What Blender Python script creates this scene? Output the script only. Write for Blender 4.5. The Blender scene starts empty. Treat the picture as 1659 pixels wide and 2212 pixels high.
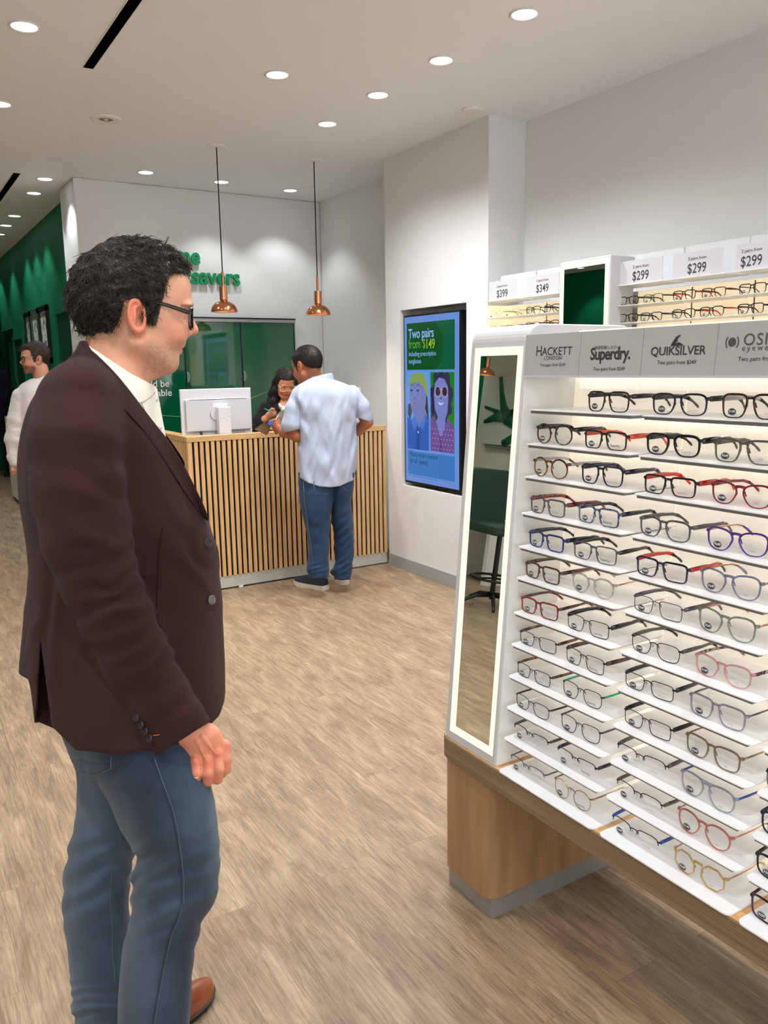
import bpy, bmesh, math, random
import numpy as np
from mathutils import Vector, Matrix
C = bpy.context.scene.collection
sc = bpy.context.scene
# ---------------------------------------------------------------- camera
FPX, YAW, PITCH, ROLL = 1757.289, math.radians(31.5474), math.radians(-10.0462), math.radians(-.90959)
CAM = np.array([0, 0, 1.5])
_cy, _sy = math.cos(YAW), math.sin(YAW)
_F = np.array([_sy*math.cos(PITCH), _cy*math.cos(PITCH), math.sin(PITCH)])
_R0 = np.array([_cy, -_sy, 0]); _U0 = np.cross(_R0, _F)
_R = _R0*math.cos(ROLL)+_U0*math.sin(ROLL); _U = -_R0*math.sin(ROLL)+_U0*math.cos(ROLL)
cd = bpy.data.cameras.new('camera'); cam = bpy.data.objects.new('camera', cd); C.objects.link(cam)
cd.sensor_fit = 'HORIZONTAL'; cd.sensor_width = 36; cd.lens = FPX/1659*36; cd.clip_start = .02
cam.matrix_world = Matrix(((_R[0], _U[0], -_F[0], 0), (_R[1], _U[1], -_F[1], 0), (_R[2], _U[2], -_F[2], 1.5), (0, 0, 0, 1)))
sc.camera = cam
sc.view_settings.view_transform = 'Standard'; sc.view_settings.look = 'None'
sc.view_settings.gamma = 1; sc.view_settings.use_curve_mapping = False
sc.view_settings.exposure = 0.0
# world: the bright mall hall outside the open shop front behind the camera
w = bpy.data.worlds.new('world'); sc.world = w; w.use_nodes = True
w.node_tree.nodes['Background'].inputs[0].default_value = (.86, .93, 1, 1)
w.node_tree.nodes['Background'].inputs[1].default_value = 2.4
sc.cycles.max_bounces = 7; sc.cycles.diffuse_bounces = 4; sc.cycles.glossy_bounces = 3; sc.cycles.transparent_max_bounces = 16
sc.cycles.caustics_reflective = False; sc.cycles.caustics_refractive = False
sc.cycles.sample_clamp_indirect = 6
sc.cycles.use_adaptive_sampling = True; sc.cycles.adaptive_threshold = .1; sc.cycles.adaptive_min_samples = 12
CEIL = 2.96
LAMP_W = 20.0
# recessed downlights: x, y of each opening in the ceiling (a lamp of its own in each)
DOWN = [(2.49, 2.86), (2.49, 3.46), (1.88, 4.02), (2.485, 4.04), (2.49, 4.64), (1.874, 6.36), (2.478, 6.40), (3.089, 6.434),
        (.70, 4.01), (.742, 5.167), (1.262, 6.92), (1.271, 7.49), (1.274, 8.62), (1.272, 9.2), (1.28, 9.79), (1.27, 10.9), (1.27, 12.0),
        (1.88, 1.6), (.70, 1.7), (2.49, 1.6), (.1, .2), (-.6, 2.9), (-.6, 1.2), (1.88, -.4), (.7, -1.2), (-.6, -.6), (2.7, .4),
        (-3.05, 9.4), (-3.05, 8.2), (-1.9, 6.2), (-1.9, 4.4), (-1.9, 2.6), (-.2, 7.9), (-.2, 9.6), (-1.2, 11.5)]
NAR = {5, 6, 7, 10, 11, 12, 13, 14, 15, 16, 27, 28}
DOWN_OBJ = []
def build_down_lamp(i, x, y):
    ld = bpy.data.lights.new('downlight_beam', 'SPOT'); o = bpy.data.objects.new('downlight_beam', ld); C.objects.link(o)
    o.location = (x, y, CEIL-.012); ld.shadow_soft_size = .04
    ld.spot_size = math.radians(98 if i in NAR else 140); ld.spot_blend = .5 if i in NAR else 1.0
    ld.energy = LAMP_W*(.29 if i in NAR else 1.0)*4; ld.color = (.95, .975, 1)
    DOWN_OBJ.append(o)
for i, (x, y) in enumerate(DOWN): build_down_lamp(i, x, y)

# ---------------------------------------------------------------- helpers
def P(px, py, D):
    """point seen at photo pixel px,py at horizontal forward distance D (metres)"""
    d = _F*FPX + _R*(px-829.5) - _U*(py-1106)
    return CAM + d*(D/(d[0]*_sy + d[1]*_cy))
def Pv(a, D):
    d = _F[None]*FPX + _R[None]*(a[:, :1]-829.5) - _U[None]*(a[:, 1:2]-1106)
    return CAM + d*(D/(d[:, 0]*_sy + d[:, 1]*_cy))[:, None]
def onp(ax, v, px, py):
    d = _F*FPX + _R*(px-829.5) - _U*(py-1106); i = 'xyz'.index(ax)
    return CAM + d*((v-CAM[i])/d[i])
def lin(c):
    c = c/255
    return c/12.92 if c <= .04045 else ((c+.055)/1.055)**2.4
def rgb(r, g, b): return (lin(r), lin(g), lin(b), 1)
MATS = {}
def mat(name, col, rough=.5, metal=0, emit=None, es=1, trans=0, alpha=1, coat=0, sheen=0, ior=1.5, bump=None, spec=.5):
    if name in MATS: return MATS[name]
    m = bpy.data.materials.new(name); m.use_nodes = True
    b = m.node_tree.nodes['Principled BSDF']; I = b.inputs
    I['Base Color'].default_value = rgb(*col); I['Roughness'].default_value = rough; I['Metallic'].default_value = metal
    I['IOR'].default_value = ior; I['Specular IOR Level'].default_value = spec
    if emit: I['Emission Color'].default_value = rgb(*emit); I['Emission Strength'].default_value = es
    if trans: I['Transmission Weight'].default_value = trans
    if alpha < 1: I['Alpha'].default_value = alpha
    if coat: I['Coat Weight'].default_value = coat; I['Coat Roughness'].default_value = .05
    if sheen: I['Sheen Weight'].default_value = sheen; I['Sheen Roughness'].default_value = .5
    if bump:
        N = m.node_tree.nodes; L = m.node_tree.links
        tc = N.new('ShaderNodeTexCoord'); n = N.new('ShaderNodeTexNoise'); bp = N.new('ShaderNodeBump')
        n.inputs['Scale'].default_value = bump[0]; n.inputs['Detail'].default_value = 4
        bp.inputs['Strength'].default_value = bump[1]; bp.inputs['Distance'].default_value = bump[2] if len(bump) > 2 else .002
        L.new(tc.outputs['Object'], n.inputs['Vector']); L.new(n.outputs['Fac'], bp.inputs['Height']); L.new(bp.outputs[0], I['Normal'])
    MATS[name] = m
    return m
def noise_col(m, ca, cb, scale=8, stretch=(1, 1, 1), detail=5, lo=.35, hi=.65, rotz=0):
    """colour that belongs to the stuff itself: a stretched noise between two tones"""
    N = m.node_tree.nodes; L = m.node_tree.links; b = N['Principled BSDF']
    tc = N.new('ShaderNodeTexCoord'); mp = N.new('ShaderNodeMapping'); n = N.new('ShaderNodeTexNoise'); r = N.new('ShaderNodeValToRGB')
    mp.inputs['Scale'].default_value = stretch; n.inputs['Scale'].default_value = scale; n.inputs['Detail'].default_value = detail
    r.color_ramp.elements[0].position = lo; r.color_ramp.elements[0].color = rgb(*ca)
    r.color_ramp.elements[1].position = hi; r.color_ramp.elements[1].color = rgb(*cb)
    L.new(tc.outputs['Object'], mp.inputs['Vector']); L.new(mp.outputs[0], n.inputs['Vector'])
    L.new(n.outputs['Fac'], r.inputs[0]); L.new(r.outputs[0], b.inputs['Base Color'])
    return m
class MB:
    def __init__(s): s.v = []; s.f = []
    def add(s, vs, fs):
        k = len(s.v); s.v += [tuple(map(float, v)) for v in vs]; s.f += [tuple(i+k for i in f) for f in fs]; return s
    def box(s, x0, x1, y0, y1, z0, z1):
        return s.add([(x0, y0, z0), (x1, y0, z0), (x1, y1, z0), (x0, y1, z0), (x0, y0, z1), (x1, y0, z1), (x1, y1, z1), (x0, y1, z1)],
                     [(0, 3, 2, 1), (4, 5, 6, 7), (0, 1, 5, 4), (1, 2, 6, 5), (2, 3, 7, 6), (3, 0, 4, 7)])
    def prism(s, pts, a, b, ax='z'):
        """polygon pts (2D) extruded along ax from a to b"""
        n = len(pts)
        def mk(p, h): return {'z': (p[0], p[1], h), 'y': (p[0], h, p[1]), 'x': (h, p[0], p[1])}[ax]
        vs = [mk(p, a) for p in pts]+[mk(p, b) for p in pts]
        fs = [tuple(range(n))[::-1], tuple(range(n, 2*n))]+[(i, (i+1) % n, (i+1) % n+n, i+n) for i in range(n)]
        return s.add(vs, fs)
    def tube(s, pts, r, seg=8, caps=True, flat=None, up=None):
        """r a radius or a list; flat=(a,b) multiplies the two section axes"""
        pts = [Vector(p) for p in pts]; n = len(pts); rs = r if hasattr(r, '__len__') else [r]*n
        fa, fb = flat or (1, 1); k = len(s.v); ref = None; u = None
        for i, p in enumerate(pts):
            t = (pts[min(i+1, n-1)]-pts[max(i-1, 0)]).normalized()
            if up is not None: u = Vector(up); u = (u-t*u.dot(t)).normalized()
            elif u is None:
                u = Vector((0, 0, 1)) if abs(t.z) < .9 else Vector((1, 0, 0)); u = (u-t*u.dot(t)).normalized()
            else:
                u = u-t*u.dot(t); u = u.normalized()
            w_ = t.cross(u)
            for j in range(seg):
                a = 2*math.pi*j/seg; q = p+u*(math.cos(a)*rs[i]*fa)+w_*(math.sin(a)*rs[i]*fb); s.v.append(tuple(q))
        for i in range(n-1):
            for j in range(seg):
                a, b = k+i*seg+j, k+i*seg+(j+1) % seg; s.f.append((a, b, b+seg, a+seg))
        if caps: s.f.append(tuple(range(k, k+seg))[::-1]); s.f.append(tuple(range(k+(n-1)*seg, k+n*seg)))
        return s
    def ring(s, pts, w_, d_, nrm, seg=None):
        """closed rim: rectangular-ish section w_ (in plane) x d_ (along nrm) swept round closed pts"""
        pts = [Vector(p) for p in pts]; n = len(pts); k = len(s.v); nv = Vector(nrm)
        for i, p in enumerate(pts):
            t = (pts[(i+1) % n]-pts[i-1]).normalized(); o = t.cross(nv)
            ww = w_[i] if hasattr(w_, '__len__') else w_
            for a, b in ((-.5, -.32), (-.5, .32), (-.28, .5), (.28, .5), (.5, .32), (.5, -.32), (.28, -.5), (-.28, -.5)):
                s.v.append(tuple(p+o*(a*ww)+nv*(b*d_)))
        for i in range(n):
            for j in range(8):
                a, b = k+i*8+j, k+i*8+(j+1) % 8; c = k+((i+1) % n)*8+j; d = k+((i+1) % n)*8+(j+1) % 8
                s.f.append((a, b, d, c))
        return s
    def lathe(s, prof, cx=0, cy=0, seg=32, cap=True):
        k = len(s.v); n = len(prof)
        for r, z in prof:
            for j in range(seg):
                a = 2*math.pi*j/seg; s.v.append((cx+r*math.cos(a), cy+r*math.sin(a), z))
        for i in range(n-1):
            for j in range(seg):
                a, b = k+i*seg+j, k+i*seg+(j+1) % seg; s.f.append((a, b, b+seg, a+seg))
        if cap: s.f.append(tuple(range(k, k+seg))[::-1]); s.f.append(tuple(range(k+(n-1)*seg, k+n*seg)))
        return s
    def build(s, name, m, parent=None, bevel=0, smooth=False, seg=2, loc=None):
        me = bpy.data.meshes.new(name); me.from_pydata(s.v, [], s.f); me.update()
        bm = bmesh.new(); bm.from_mesh(me); bmesh.ops.recalc_face_normals(bm, faces=bm.faces)
        bm.to_mesh(me); bm.free()
        return link(name, me, m, parent, bevel, smooth, seg, loc)
def link(name, me, m, parent=None, bevel=0, smooth=False, seg=2, loc=None):
    o = bpy.data.objects.new(name, me); C.objects.link(o)
    if m is not None and not me.materials: me.materials.append(m)
    if smooth:
        for p in me.polygons: p.use_smooth = True
    if bevel:
        md = o.modifiers.new('bevel', 'BEVEL'); md.width = bevel; md.segments = seg; md.limit_method = 'ANGLE'; md.angle_limit = .6
        md.harden_normals = False
    if parent is not None: o.parent = parent
    if loc is not None: o.location = loc
    return o
def empty(name, loc=(0, 0, 0), rz=0):
    o = bpy.data.objects.new(name, None); o.empty_display_size = .05; C.objects.link(o); o.location = loc; o.rotation_euler = (0, 0, rz); return o
def tag(o, label, cat, group=None, kind=None):
    o['label'] = label; o['category'] = cat
    if group: o['group'] = group
    if kind: o['kind'] = kind
    return o
def struct(o): o['kind'] = 'structure'; return o
def keep(child, parent):
    """parent a child built in world coordinates to an Empty standing elsewhere"""
    child.parent = parent; child.matrix_parent_inverse = parent.matrix_basis.inverted() if parent.type else Matrix(); return child
def thing(name, label, cat, loc=(0, 0, 0), group=None):
    """an Empty at the thing's base; parts built in world coordinates are re-based onto it"""
    return tag(empty(name, loc), label, cat, group)
def rebase(root):
    inv = root.matrix_basis.inverted()
    for ch in root.children: ch.matrix_parent_inverse = inv
BFONT = None
def text_mesh(s, size=1, bold=0, extrude=0, spacing=1, shear=0, align='CENTER', xs=1):
    cu = bpy.data.curves.new('lettering', 'FONT'); cu.body = s; cu.size = size; cu.align_x = align; cu.extrude = extrude
    cu.offset = bold*size; cu.space_character = spacing; cu.shear = shear; cu.resolution_u = 4
    o = bpy.data.objects.new('t', cu); C.objects.link(o)
    bpy.context.view_layer.update()
    me = bpy.data.meshes.new_from_object(o.evaluated_get(bpy.context.evaluated_depsgraph_get()))
    bpy.data.objects.remove(o); bpy.data.curves.remove(cu)
    for v in me.vertices: v.co.x *= xs
    return me
def place_text(me, m, origin, xdir, ydir, parent=None, name='lettering', off=.0008):
    x = Vector(xdir).normalized(); y = Vector(ydir).normalized(); n = x.cross(y)
    o = bpy.data.objects.new(name, me); C.objects.link(o)
    if not me.materials: me.materials.append(m)
    p = Vector(origin)+n*off
    M = Matrix(((x[0], y[0], n[0], p[0]), (x[1], y[1], n[1], p[1]), (x[2], y[2], n[2], p[2]), (0, 0, 0, 1)))
    o.matrix_local = M
    if parent is not None: o.parent = parent
    return o
# ---------------------------------------------------------------- materials of the room
M_wall = mat('wall_paint', (226, 226, 225), .85, spec=.25, bump=(900, .05, .0005))
M_ceil = mat('ceiling_paint', (240, 242, 244), .9, spec=.2)
M_green = mat('green_paint', (2, 112, 76), .55, spec=.3)
M_dgreen = mat('dark_green_paint', (2, 74, 46), .5, spec=.3)
M_white = mat('white_lacquer', (232, 230, 228), .45)
M_plinth = mat('grey_plinth_laminate', (190, 188, 178), .35, spec=.4)
M_base = mat('grey_skirting', (158, 162, 160), .4)
M_black = mat('black_plastic', (16, 16, 18), .35)
M_dark = mat('dark_gap', (30, 22, 18), .9, spec=.1)

def wood_floor():
    m = mat('plank_floor', (190, 158, 128), .42, spec=.35); N = m.node_tree.nodes; L = m.node_tree.links; b = N['Principled BSDF']
    tc = N.new('ShaderNodeTexCoord')
    sp = N.new('ShaderNodeSeparateXYZ'); cb = N.new('ShaderNodeCombineXYZ'); L.new(tc.outputs['Object'], sp.inputs[0])
    L.new(sp.outputs['Y'], cb.inputs['X']); L.new(sp.outputs['X'], cb.inputs['Y'])
    br = N.new('ShaderNodeTexBrick'); L.new(cb.outputs[0], br.inputs['Vector'])
    br.offset = .37; br.offset_frequency = 2; br.inputs['Scale'].default_value = 1
    br.inputs['Brick Width'].default_value = 1.22; br.inputs['Row Height'].default_value = .155
    br.inputs['Mortar Size'].default_value = .0009; br.inputs['Mortar Smooth'].default_value = .3; br.inputs['Bias'].default_value = 0
    br.inputs['Color1'].default_value = (0, 0, 0, 1); br.inputs['Color2'].default_value = (1, 1, 1, 1); br.inputs['Mortar'].default_value = (.5, .5, .5, 1)
    # every plank shifts its own grain
    ad = N.new('ShaderNodeVectorMath'); ad.operation = 'MULTIPLY_ADD'; L.new(br.outputs['Color'], ad.inputs[0])
    ad.inputs[1].default_value = (.9, 3.1, 0); L.new(tc.outputs['Object'], ad.inputs[2])
    def nz(sc_, det, stretch, dist=0, ro=.5):
        mp = N.new('ShaderNodeMapping'); mp.inputs['Scale'].default_value = stretch; L.new(ad.outputs[0], mp.inputs['Vector'])
        n = N.new('ShaderNodeTexNoise'); n.inputs['Scale'].default_value = sc_; n.inputs['Detail'].default_value = det
        n.inputs['Distortion'].default_value = dist; n.inputs['Roughness'].default_value = ro; L.new(mp.outputs[0], n.inputs['Vector']); return n
    fine = nz(15, 8, (9, .30, 1), .12, .68); blot = nz(3.6, 7, (4.2, .95, 1), .5, .68)
    # cathedral grain: rings of a distorted wave
    mpw = N.new('ShaderNodeMapping'); mpw.inputs['Scale'].default_value = (1, .09, 1); L.new(ad.outputs[0], mpw.inputs['Vector'])
    wv = N.new('ShaderNodeTexWave'); wv.wave_type = 'BANDS'; wv.bands_direction = 'X'; wv.inputs['Scale'].default_value = 22; wv.inputs['Distortion'].default_value = 18
    wv.inputs['Detail'].default_value = 3; wv.inputs['Detail Scale'].default_value = 1.6; L.new(mpw.outputs[0], wv.inputs['Vector'])
    r1 = N.new('ShaderNodeValToRGB'); e = r1.color_ramp.elements
    e[0].position = .32; e[0].color = rgb(138, 115, 93); e[1].position = .70; e[1].color = rgb(186, 163, 133)
    x = e.new(.5); x.color = rgb(161, 137, 111); L.new(blot.outputs['Fac'], r1.inputs[0])
    def mixc(f, a, bb, mode='MIX'):
        mx = N.new('ShaderNodeMix'); mx.data_type = 'RGBA'; mx.blend_type = mode; mx.clamp_factor = True
        if isinstance(f, float): mx.inputs[0].default_value = f
        else: L.new(f, mx.inputs[0])
        for k, v in ((6, a), (7, bb)):
            if isinstance(v, tuple): mx.inputs[k].default_value = v
            else: L.new(v, mx.inputs[k])
        return mx.outputs[2]
    r2 = N.new('ShaderNodeValToRGB'); r2.color_ramp.elements[0].position = .38; r2.color_ramp.elements[0].color = (.46, .43, .40, 1)
    r2.color_ramp.elements[1].position = .56; r2.color_ramp.elements[1].color = (1.0, 1.0, 1.0, 1); L.new(fine.outputs['Fac'], r2.inputs[0])
    c = mixc(.46, r1.outputs[0], r2.outputs[0], 'MULTIPLY')
    r3 = N.new('ShaderNodeValToRGB'); r3.color_ramp.elements[0].color = (.5, .47, .44, 1); r3.color_ramp.elements[1].position = .28; r3.color_ramp.elements[1].color = (1, 1, 1, 1)
    L.new(wv.outputs['Fac'], r3.inputs[0]); c = mixc(.42, c, r3.outputs[0], 'MULTIPLY')
    # plank to plank tone
    r4 = N.new('ShaderNodeValToRGB'); r4.color_ramp.elements[0].color = (.955, .95, .945, 1); r4.color_ramp.elements[1].color = (1.02, 1.01, 1.0, 1)
    L.new(br.outputs['Color'], r4.inputs[0]); c = mixc(1.0, c, r4.outputs[0], 'MULTIPLY')
    c = mixc(br.outputs['Fac'], c, rgb(128, 102, 80)); L.new(c, b.inputs['Base Color'])
    bp = N.new('ShaderNodeBump'); bp.inputs['Strength'].default_value = .25; bp.inputs['Distance'].default_value = .002
    L.new(fine.outputs['Fac'], bp.inputs['Height']); L.new(bp.outputs[0], b.inputs['Normal'])
    return m
M_floor = wood_floor()
def grain(name, ca, cb, stretch, rough=.45, scale=5, lo=.35, hi=.65):
    return noise_col(mat(name, ca, rough), ca, cb, scale, stretch, 6, lo, hi)
M_oak = grain('oak_veneer', (200, 154, 102), (226, 184, 134), (14, 14, .6), .45)
M_oakx = grain('oak_edge', (192, 148, 94), (216, 174, 120), (.6, 14, 14), .45)
M_ped = grain('mid_oak_laminate', (150, 112, 74), (176, 138, 98), (5, 5, .55), .38, 5, .3, .7)
M_top = grain('light_oak_top', (206, 154, 96), (228, 182, 126), (9, .7, 9), .4, 5)

XR, XT, YB, XG, XL, YF, YE = 3.53, 3.245, 6.76, 1.53, -3.45, -4.0, 14.0
struct(MB().box(XL-.2, XR+.2, YF, YE+.2, -.1, 0).build('floor', M_floor))
struct(MB().box(XL-.2, XR+.2, YF, YE+.2, CEIL, CEIL+.1).build('ceiling', M_ceil))
struct(MB().box(XR, XR+.15, YF, YB+.3, 0, CEIL).build('wall_right', M_wall))
# the projecting wall that holds the screen, with the niche cut out of it
n = MB(); y0, y1, ny0, ny1, nz0, nz1 = 4.03, 5.215, 4.245, 5.022, .645, 1.902
n.box(XT, XR, y0, y1, 0, nz0).box(XT, XR, y0, y1, nz1, CEIL).box(XT, XR, y0, ny0, nz0, nz1).box(XT, XR, ny1, y1, nz0, nz1).box(XT+.13, XR, ny0, ny1, nz0, nz1)
struct(n.build('wall_screen', M_wall))
struct(MB().box(1.434, XR, YB, YB+.54, 0, CEIL).build('wall_back', M_wall, bevel=.012))
struct(MB().box(XG, XG+.15, YB+.54, 11.3, 0, CEIL).box(XG, XG+.15, 11.3, 12.3, 2.06, CEIL).box(XG+.24, XG+.4, 12.3, YE, 0, CEIL).box(XG+.15, XG+.4, 12.2, 12.3, 0, CEIL).build('wall_green', M_green))
struct(MB().box(XL-.15, XL, YF, 7.75, 0, CEIL).build('wall_left', mat('grey_wall_paint', (214, 217, 206), .85, spec=.2)))
struct(MB().box(XL-.15, XL, 7.75, YE, 0, CEIL).build('wall_left_far', M_green))
struct(MB().box(XL-.15, XG+.6, YE, YE+.15, 0, CEIL).build('wall_far', M_green))
struct(MB().box(XT-.012, XT, y0, 5.19, 0, .095).build('baseboard_screen', M_base, bevel=.002))
struct(MB().box(XR-.012, XR, YF, y0-.002, 0, .095).build('baseboard_right', M_base, bevel=.002))
struct(MB().box(XL, XL+.012, YF, 14, 0, .095).build('baseboard_left', M_base, bevel=.002))
# doors in the green side wall
def green_door(k, ya, yb, zt, m, frame=True):
    d = struct(MB().box(XG-.004, XG-.001, ya, yb, .005, zt).build('door_%d' % k, m))
    f = MB()
    for a, b_, c, e_ in ((ya-.05, ya, 0, zt+.05), (yb, yb+.05, 0, zt+.05), (ya, yb, zt, zt+.05)): f.box(XG-.022, XG-.0005, a, b_, c, e_)
    if frame: f.build('door_frame', M_green, d, bevel=.002)
    return d
dk = mat('deep_green_door', (1, 62, 40), .45)
green_door(1, 7.45, 8.33, 2.04, dk)
d2 = green_door(2, 10.5, 11.2, 1.905, dk)
MB().box(XG-.008, XG-.0045, 10.55, 11.15, .1, 1.78).build('door_panel', mat('dark_door_glass', (14, 40, 34), .1), d2)
d3 = struct(MB().box(XG+.06, XG+.1, 11.3, 12.3, .005, 2.06).build('door_3', dk))
for yy in (11.55, 11.95): MB().box(XG+.052, XG+.06, yy, yy+.28, .1, 1.95).build('door_panel', M_dgreen, d3)
sgn = MB().box(XG-.02, XG-.0005, 11.24, 11.29, 1.42, 1.62).build('door_sign', mat('grey_sign', (150, 160, 155), .4)); tag(sgn, 'small pale vertical sign beside the far green door frame', 'sign')

# ---------------------------------------------------------------- ceiling fittings
M_trim = mat('white_trim_ring', (235, 232, 226), .4)
M_lamp = mat('lamp_lens', (255, 255, 255), .4, emit=(232, 240, 255), es=7)
M_refl = mat('lamp_reflector', (225, 225, 228), .25, metal=.3)
ring_me = disc_me = None
where = {0: 'top of the photo, over the glasses stand', 1: 'second of the row toward the screen wall', 2: 'alone, between the two rows above the shop floor',
         3: 'third of the row toward the screen wall', 4: 'last of the row toward the screen wall', 5: 'left of three before the welcome wall',
         6: 'middle of three before the welcome wall', 7: 'right of three before the welcome wall',
         8: 'at the top left corner, left of the black slot', 9: 'cut by the left edge of the photo, below the corner one', 10: 'first of the line beside the green wall',
         11: 'second of the line beside the green wall', 12: 'third of the line beside the green wall', 13: 'fourth of the line beside the green wall', 14: 'last of the line beside the green wall'}
proto = None
def down_fitting(x, y):
    r = empty('recessed_downlight', (x, y, CEIL))
    a = MB().lathe([(.062, 0), (.064, -.004), (.058, -.0065), (.052, -.003), (.052, 0)], seg=40, cap=False).build('trim_ring', M_trim, r, smooth=True)
    b_ = MB().lathe([(.0, -.0012), (.052, -.0012)], seg=40, cap=False).build('lamp_lens', M_lamp, r)
    return r
for i, (x, y) in enumerate(DOWN):
    if proto is None: r = proto = down_fitting(x, y)
    else:
        r = proto.copy(); C.objects.link(r); r.location = (x, y, CEIL)
        for ch in proto.children: c = ch.copy(); C.objects.link(c); c.parent = r
    vis = i in where
    tag(r, 'round recessed ceiling downlight, '+where[i] if vis else 'round recessed ceiling downlight above the shop floor outside the picture', 'ceiling light', 'recessed ceiling downlights')
def slot(x, ya, yb, lab):
    t = thing('linear_air_slot', lab, 'air vent', (x, ya, CEIL), 'black linear slots in the ceiling')
    MB().box(x-.024, x+.024, ya, yb, CEIL-.0015, CEIL-.0003).build('slot_opening', mat('slot_black', (6, 6, 6), 1, spec=0), t)
    MB().box(x-.028, x-.024, ya, yb, CEIL-.003, CEIL-.0002).box(x+.024, x+.028, ya, yb, CEIL-.003, CEIL-.0002).box(x-.028, x+.028, yb, yb+.005, CEIL-.003, CEIL-.0002).build('slot_edge', M_trim, t); rebase(t)
slot(1.04, 3.0, 4.383, 'long black linear air slot in the ceiling at the top of the photo')
slot(1.052, 6.825, 8.2, 'black linear air slot in the ceiling at the left edge of the photo')
t = thing('ceiling_speaker', 'round white flush ceiling speaker with a ringed grille, left of the pendants', 'speaker', (1.31, 5.175, CEIL))
b = MB(); b.lathe([(.09, CEIL), (.088, CEIL-.006), (.07, CEIL-.009), (.062, CEIL-.004), (.05, CEIL-.004)], 1.31, 5.175, 40, False).build('speaker_rim', M_trim, t, smooth=True)
MB().lathe([(.05, CEIL-.004), (.044, CEIL-.008), (.04, CEIL-.003)], 1.31, 5.175, 36, False).build('speaker_ring', M_trim, t, smooth=True)
MB().lathe([(0, CEIL-.003), (.04, CEIL-.003)], 1.31, 5.175, 30, False).lathe([(.052, CEIL-.0035), (.06, CEIL-.0035)], 1.31, 5.175, 30, False).build('speaker_grille', mat('grey_grille', (120, 118, 114), .7), t)
MB().lathe([(.0, CEIL-.006), (.012, CEIL-.006), (.014, CEIL-.002)], 1.31, 5.175, 20, False).build('speaker_centre', M_trim, t); rebase(t)
for (x, y, lab) in ((3.09, 3.994, 'small round white ceiling cap beside the corner of the screen wall'), (3.133, 6.197, 'small flat white ceiling cap left of the right pendant cord')):
    tag(MB().lathe([(.0, CEIL-.016), (.056, CEIL-.014), (.062, CEIL-.008), (.062, CEIL)], x, y, 32, False).build('sprinkler_cover', M_trim, smooth=False), lab, 'sprinkler cover', 'round ceiling caps')

# ---------------------------------------------------------------- pendants
M_cop = mat('polished_copper', (224, 152, 108), .16, metal=1, coat=.3)
M_copi = mat('copper_inside', (240, 176, 132), .35, metal=.6)
M_cord = mat('black_cord', (26, 22, 40), .6)
def pendant(name, x, y, zb, lab, power):
    t = thing(name, lab, 'pendant lamp', (x, y, zb), 'copper pendant lamps')
    MB().lathe([(0, CEIL-.008), (.055, CEIL-.008), (.062, CEIL-.004), (.062, CEIL)], x, y, 36, False).build('ceiling_rose', M_trim, t, smooth=False)
    MB().tube([(x, y, CEIL-.006), (x, y, zb+.262)], .0042, 8).build('cord', M_cord, t)
    MB().tube([(x, y, zb+.268), (x, y, zb+.165)], .0085, 16).build('stem', M_cop, t, smooth=False)
    MB().lathe([(.0085, zb+.170), (.0262, zb+.170), (.027, zb+.168), (.027, zb+.082), (.024, zb+.076)], x, y, 36, False).build('socket_sleeve', M_cop, t, bevel=.001)
    pr = [(.024, zb+.076)]+[(.092*math.sin(a), zb+.076*math.cos(a)) for a in [math.radians(16+74*i/18) for i in range(19)]]
    inn = [(.089*math.sin(a), zb+.073*math.cos(a)) for a in [math.radians(90-80*i/14) for i in range(15)]]
    sh = MB().lathe(pr, x, y, 48, False).build('shade', M_cop, t, smooth=True)
    MB().lathe([(.092, zb), (.089, zb)]+inn, x, y, 48, False).build('shade_inside', M_copi, sh, smooth=True)
    MB().lathe([(0, zb+.012), (.016, zb+.018), (.024, zb+.034), (.018, zb+.055), (.01, zb+.07)], x, y, 20, False).build('bulb', mat('warm_bulb', (255, 240, 220), .4, emit=(255, 214, 160), es=10), t, smooth=True)
    ld = bpy.data.lights.new('pendant_glow', 'SPOT'); o = bpy.data.objects.new('pendant_glow', ld); C.objects.link(o); o.location = (x, y, zb+.01)
    ld.energy = power; ld.color = (1, .86, .7); ld.shadow_soft_size = .03; ld.spot_size = math.radians(150); ld.spot_blend = .6
    rebase(t)
pendant('pendant_lamp', 2.082, 5.437, 1.893, 'left copper dome pendant lamp, hanging before the green lettering', 14)
pendant('pendant_lamp', 2.82, 5.472, 1.890, 'right copper dome pendant lamp, above the man in the pale shirt', 14)
pendant('pendant_lamp', -2.52, 6.55, 2.04, 'copper dome pendant lamp seen mirrored in the stand mirror', 10)

# ---------------------------------------------------------------- glass panels and letters on the welcome wall
M_gglass = mat('green_back_painted_glass', (3, 92, 58), .03, coat=1, spec=.8)
M_fr = mat('black_track', (20, 20, 24), .3); M_rail = mat('aluminium_rail', (200, 200, 200), .35, metal=.6)
t = thing('sliding_glass_doors', 'row of glossy dark green sliding glass doors behind the reception counter', 'cabinet', (2.2, YB, .0))
gx = [1.50, 2.224, 2.721, 3.22]; gx[0] = 1.727
edges = [1.50, 2.215, 2.718, 3.222]
for a, b_ in zip(edges[:-1], edges[1:]):
    pn = MB().box(a+.006, b_-.006, YB-.03, YB-.012, .1, 1.905).build('glass_panel', M_gglass, t, bevel=.002)
    if a > 1.6:
        cx = a+.012 if a > 1.6 else b_
        MB().prism([(cx+.02*math.cos(k*math.pi/12), 1.45+.045*math.sin(k*math.pi/12)) for k in range(24)], YB-.034, YB-.030, 'y').build('finger_pull', mat('grey_pull', (120, 150, 135), .3, metal=.4), pn)
f = MB()
f.box(1.49, 3.232, YB-.05, YB-.001, 1.93, 1.942)
for xx in edges[1:]: f.box(xx-.0055, xx+.0055, YB-.034, YB-.004, .1, 1.93)
f.build('black_track', M_fr, t)
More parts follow.
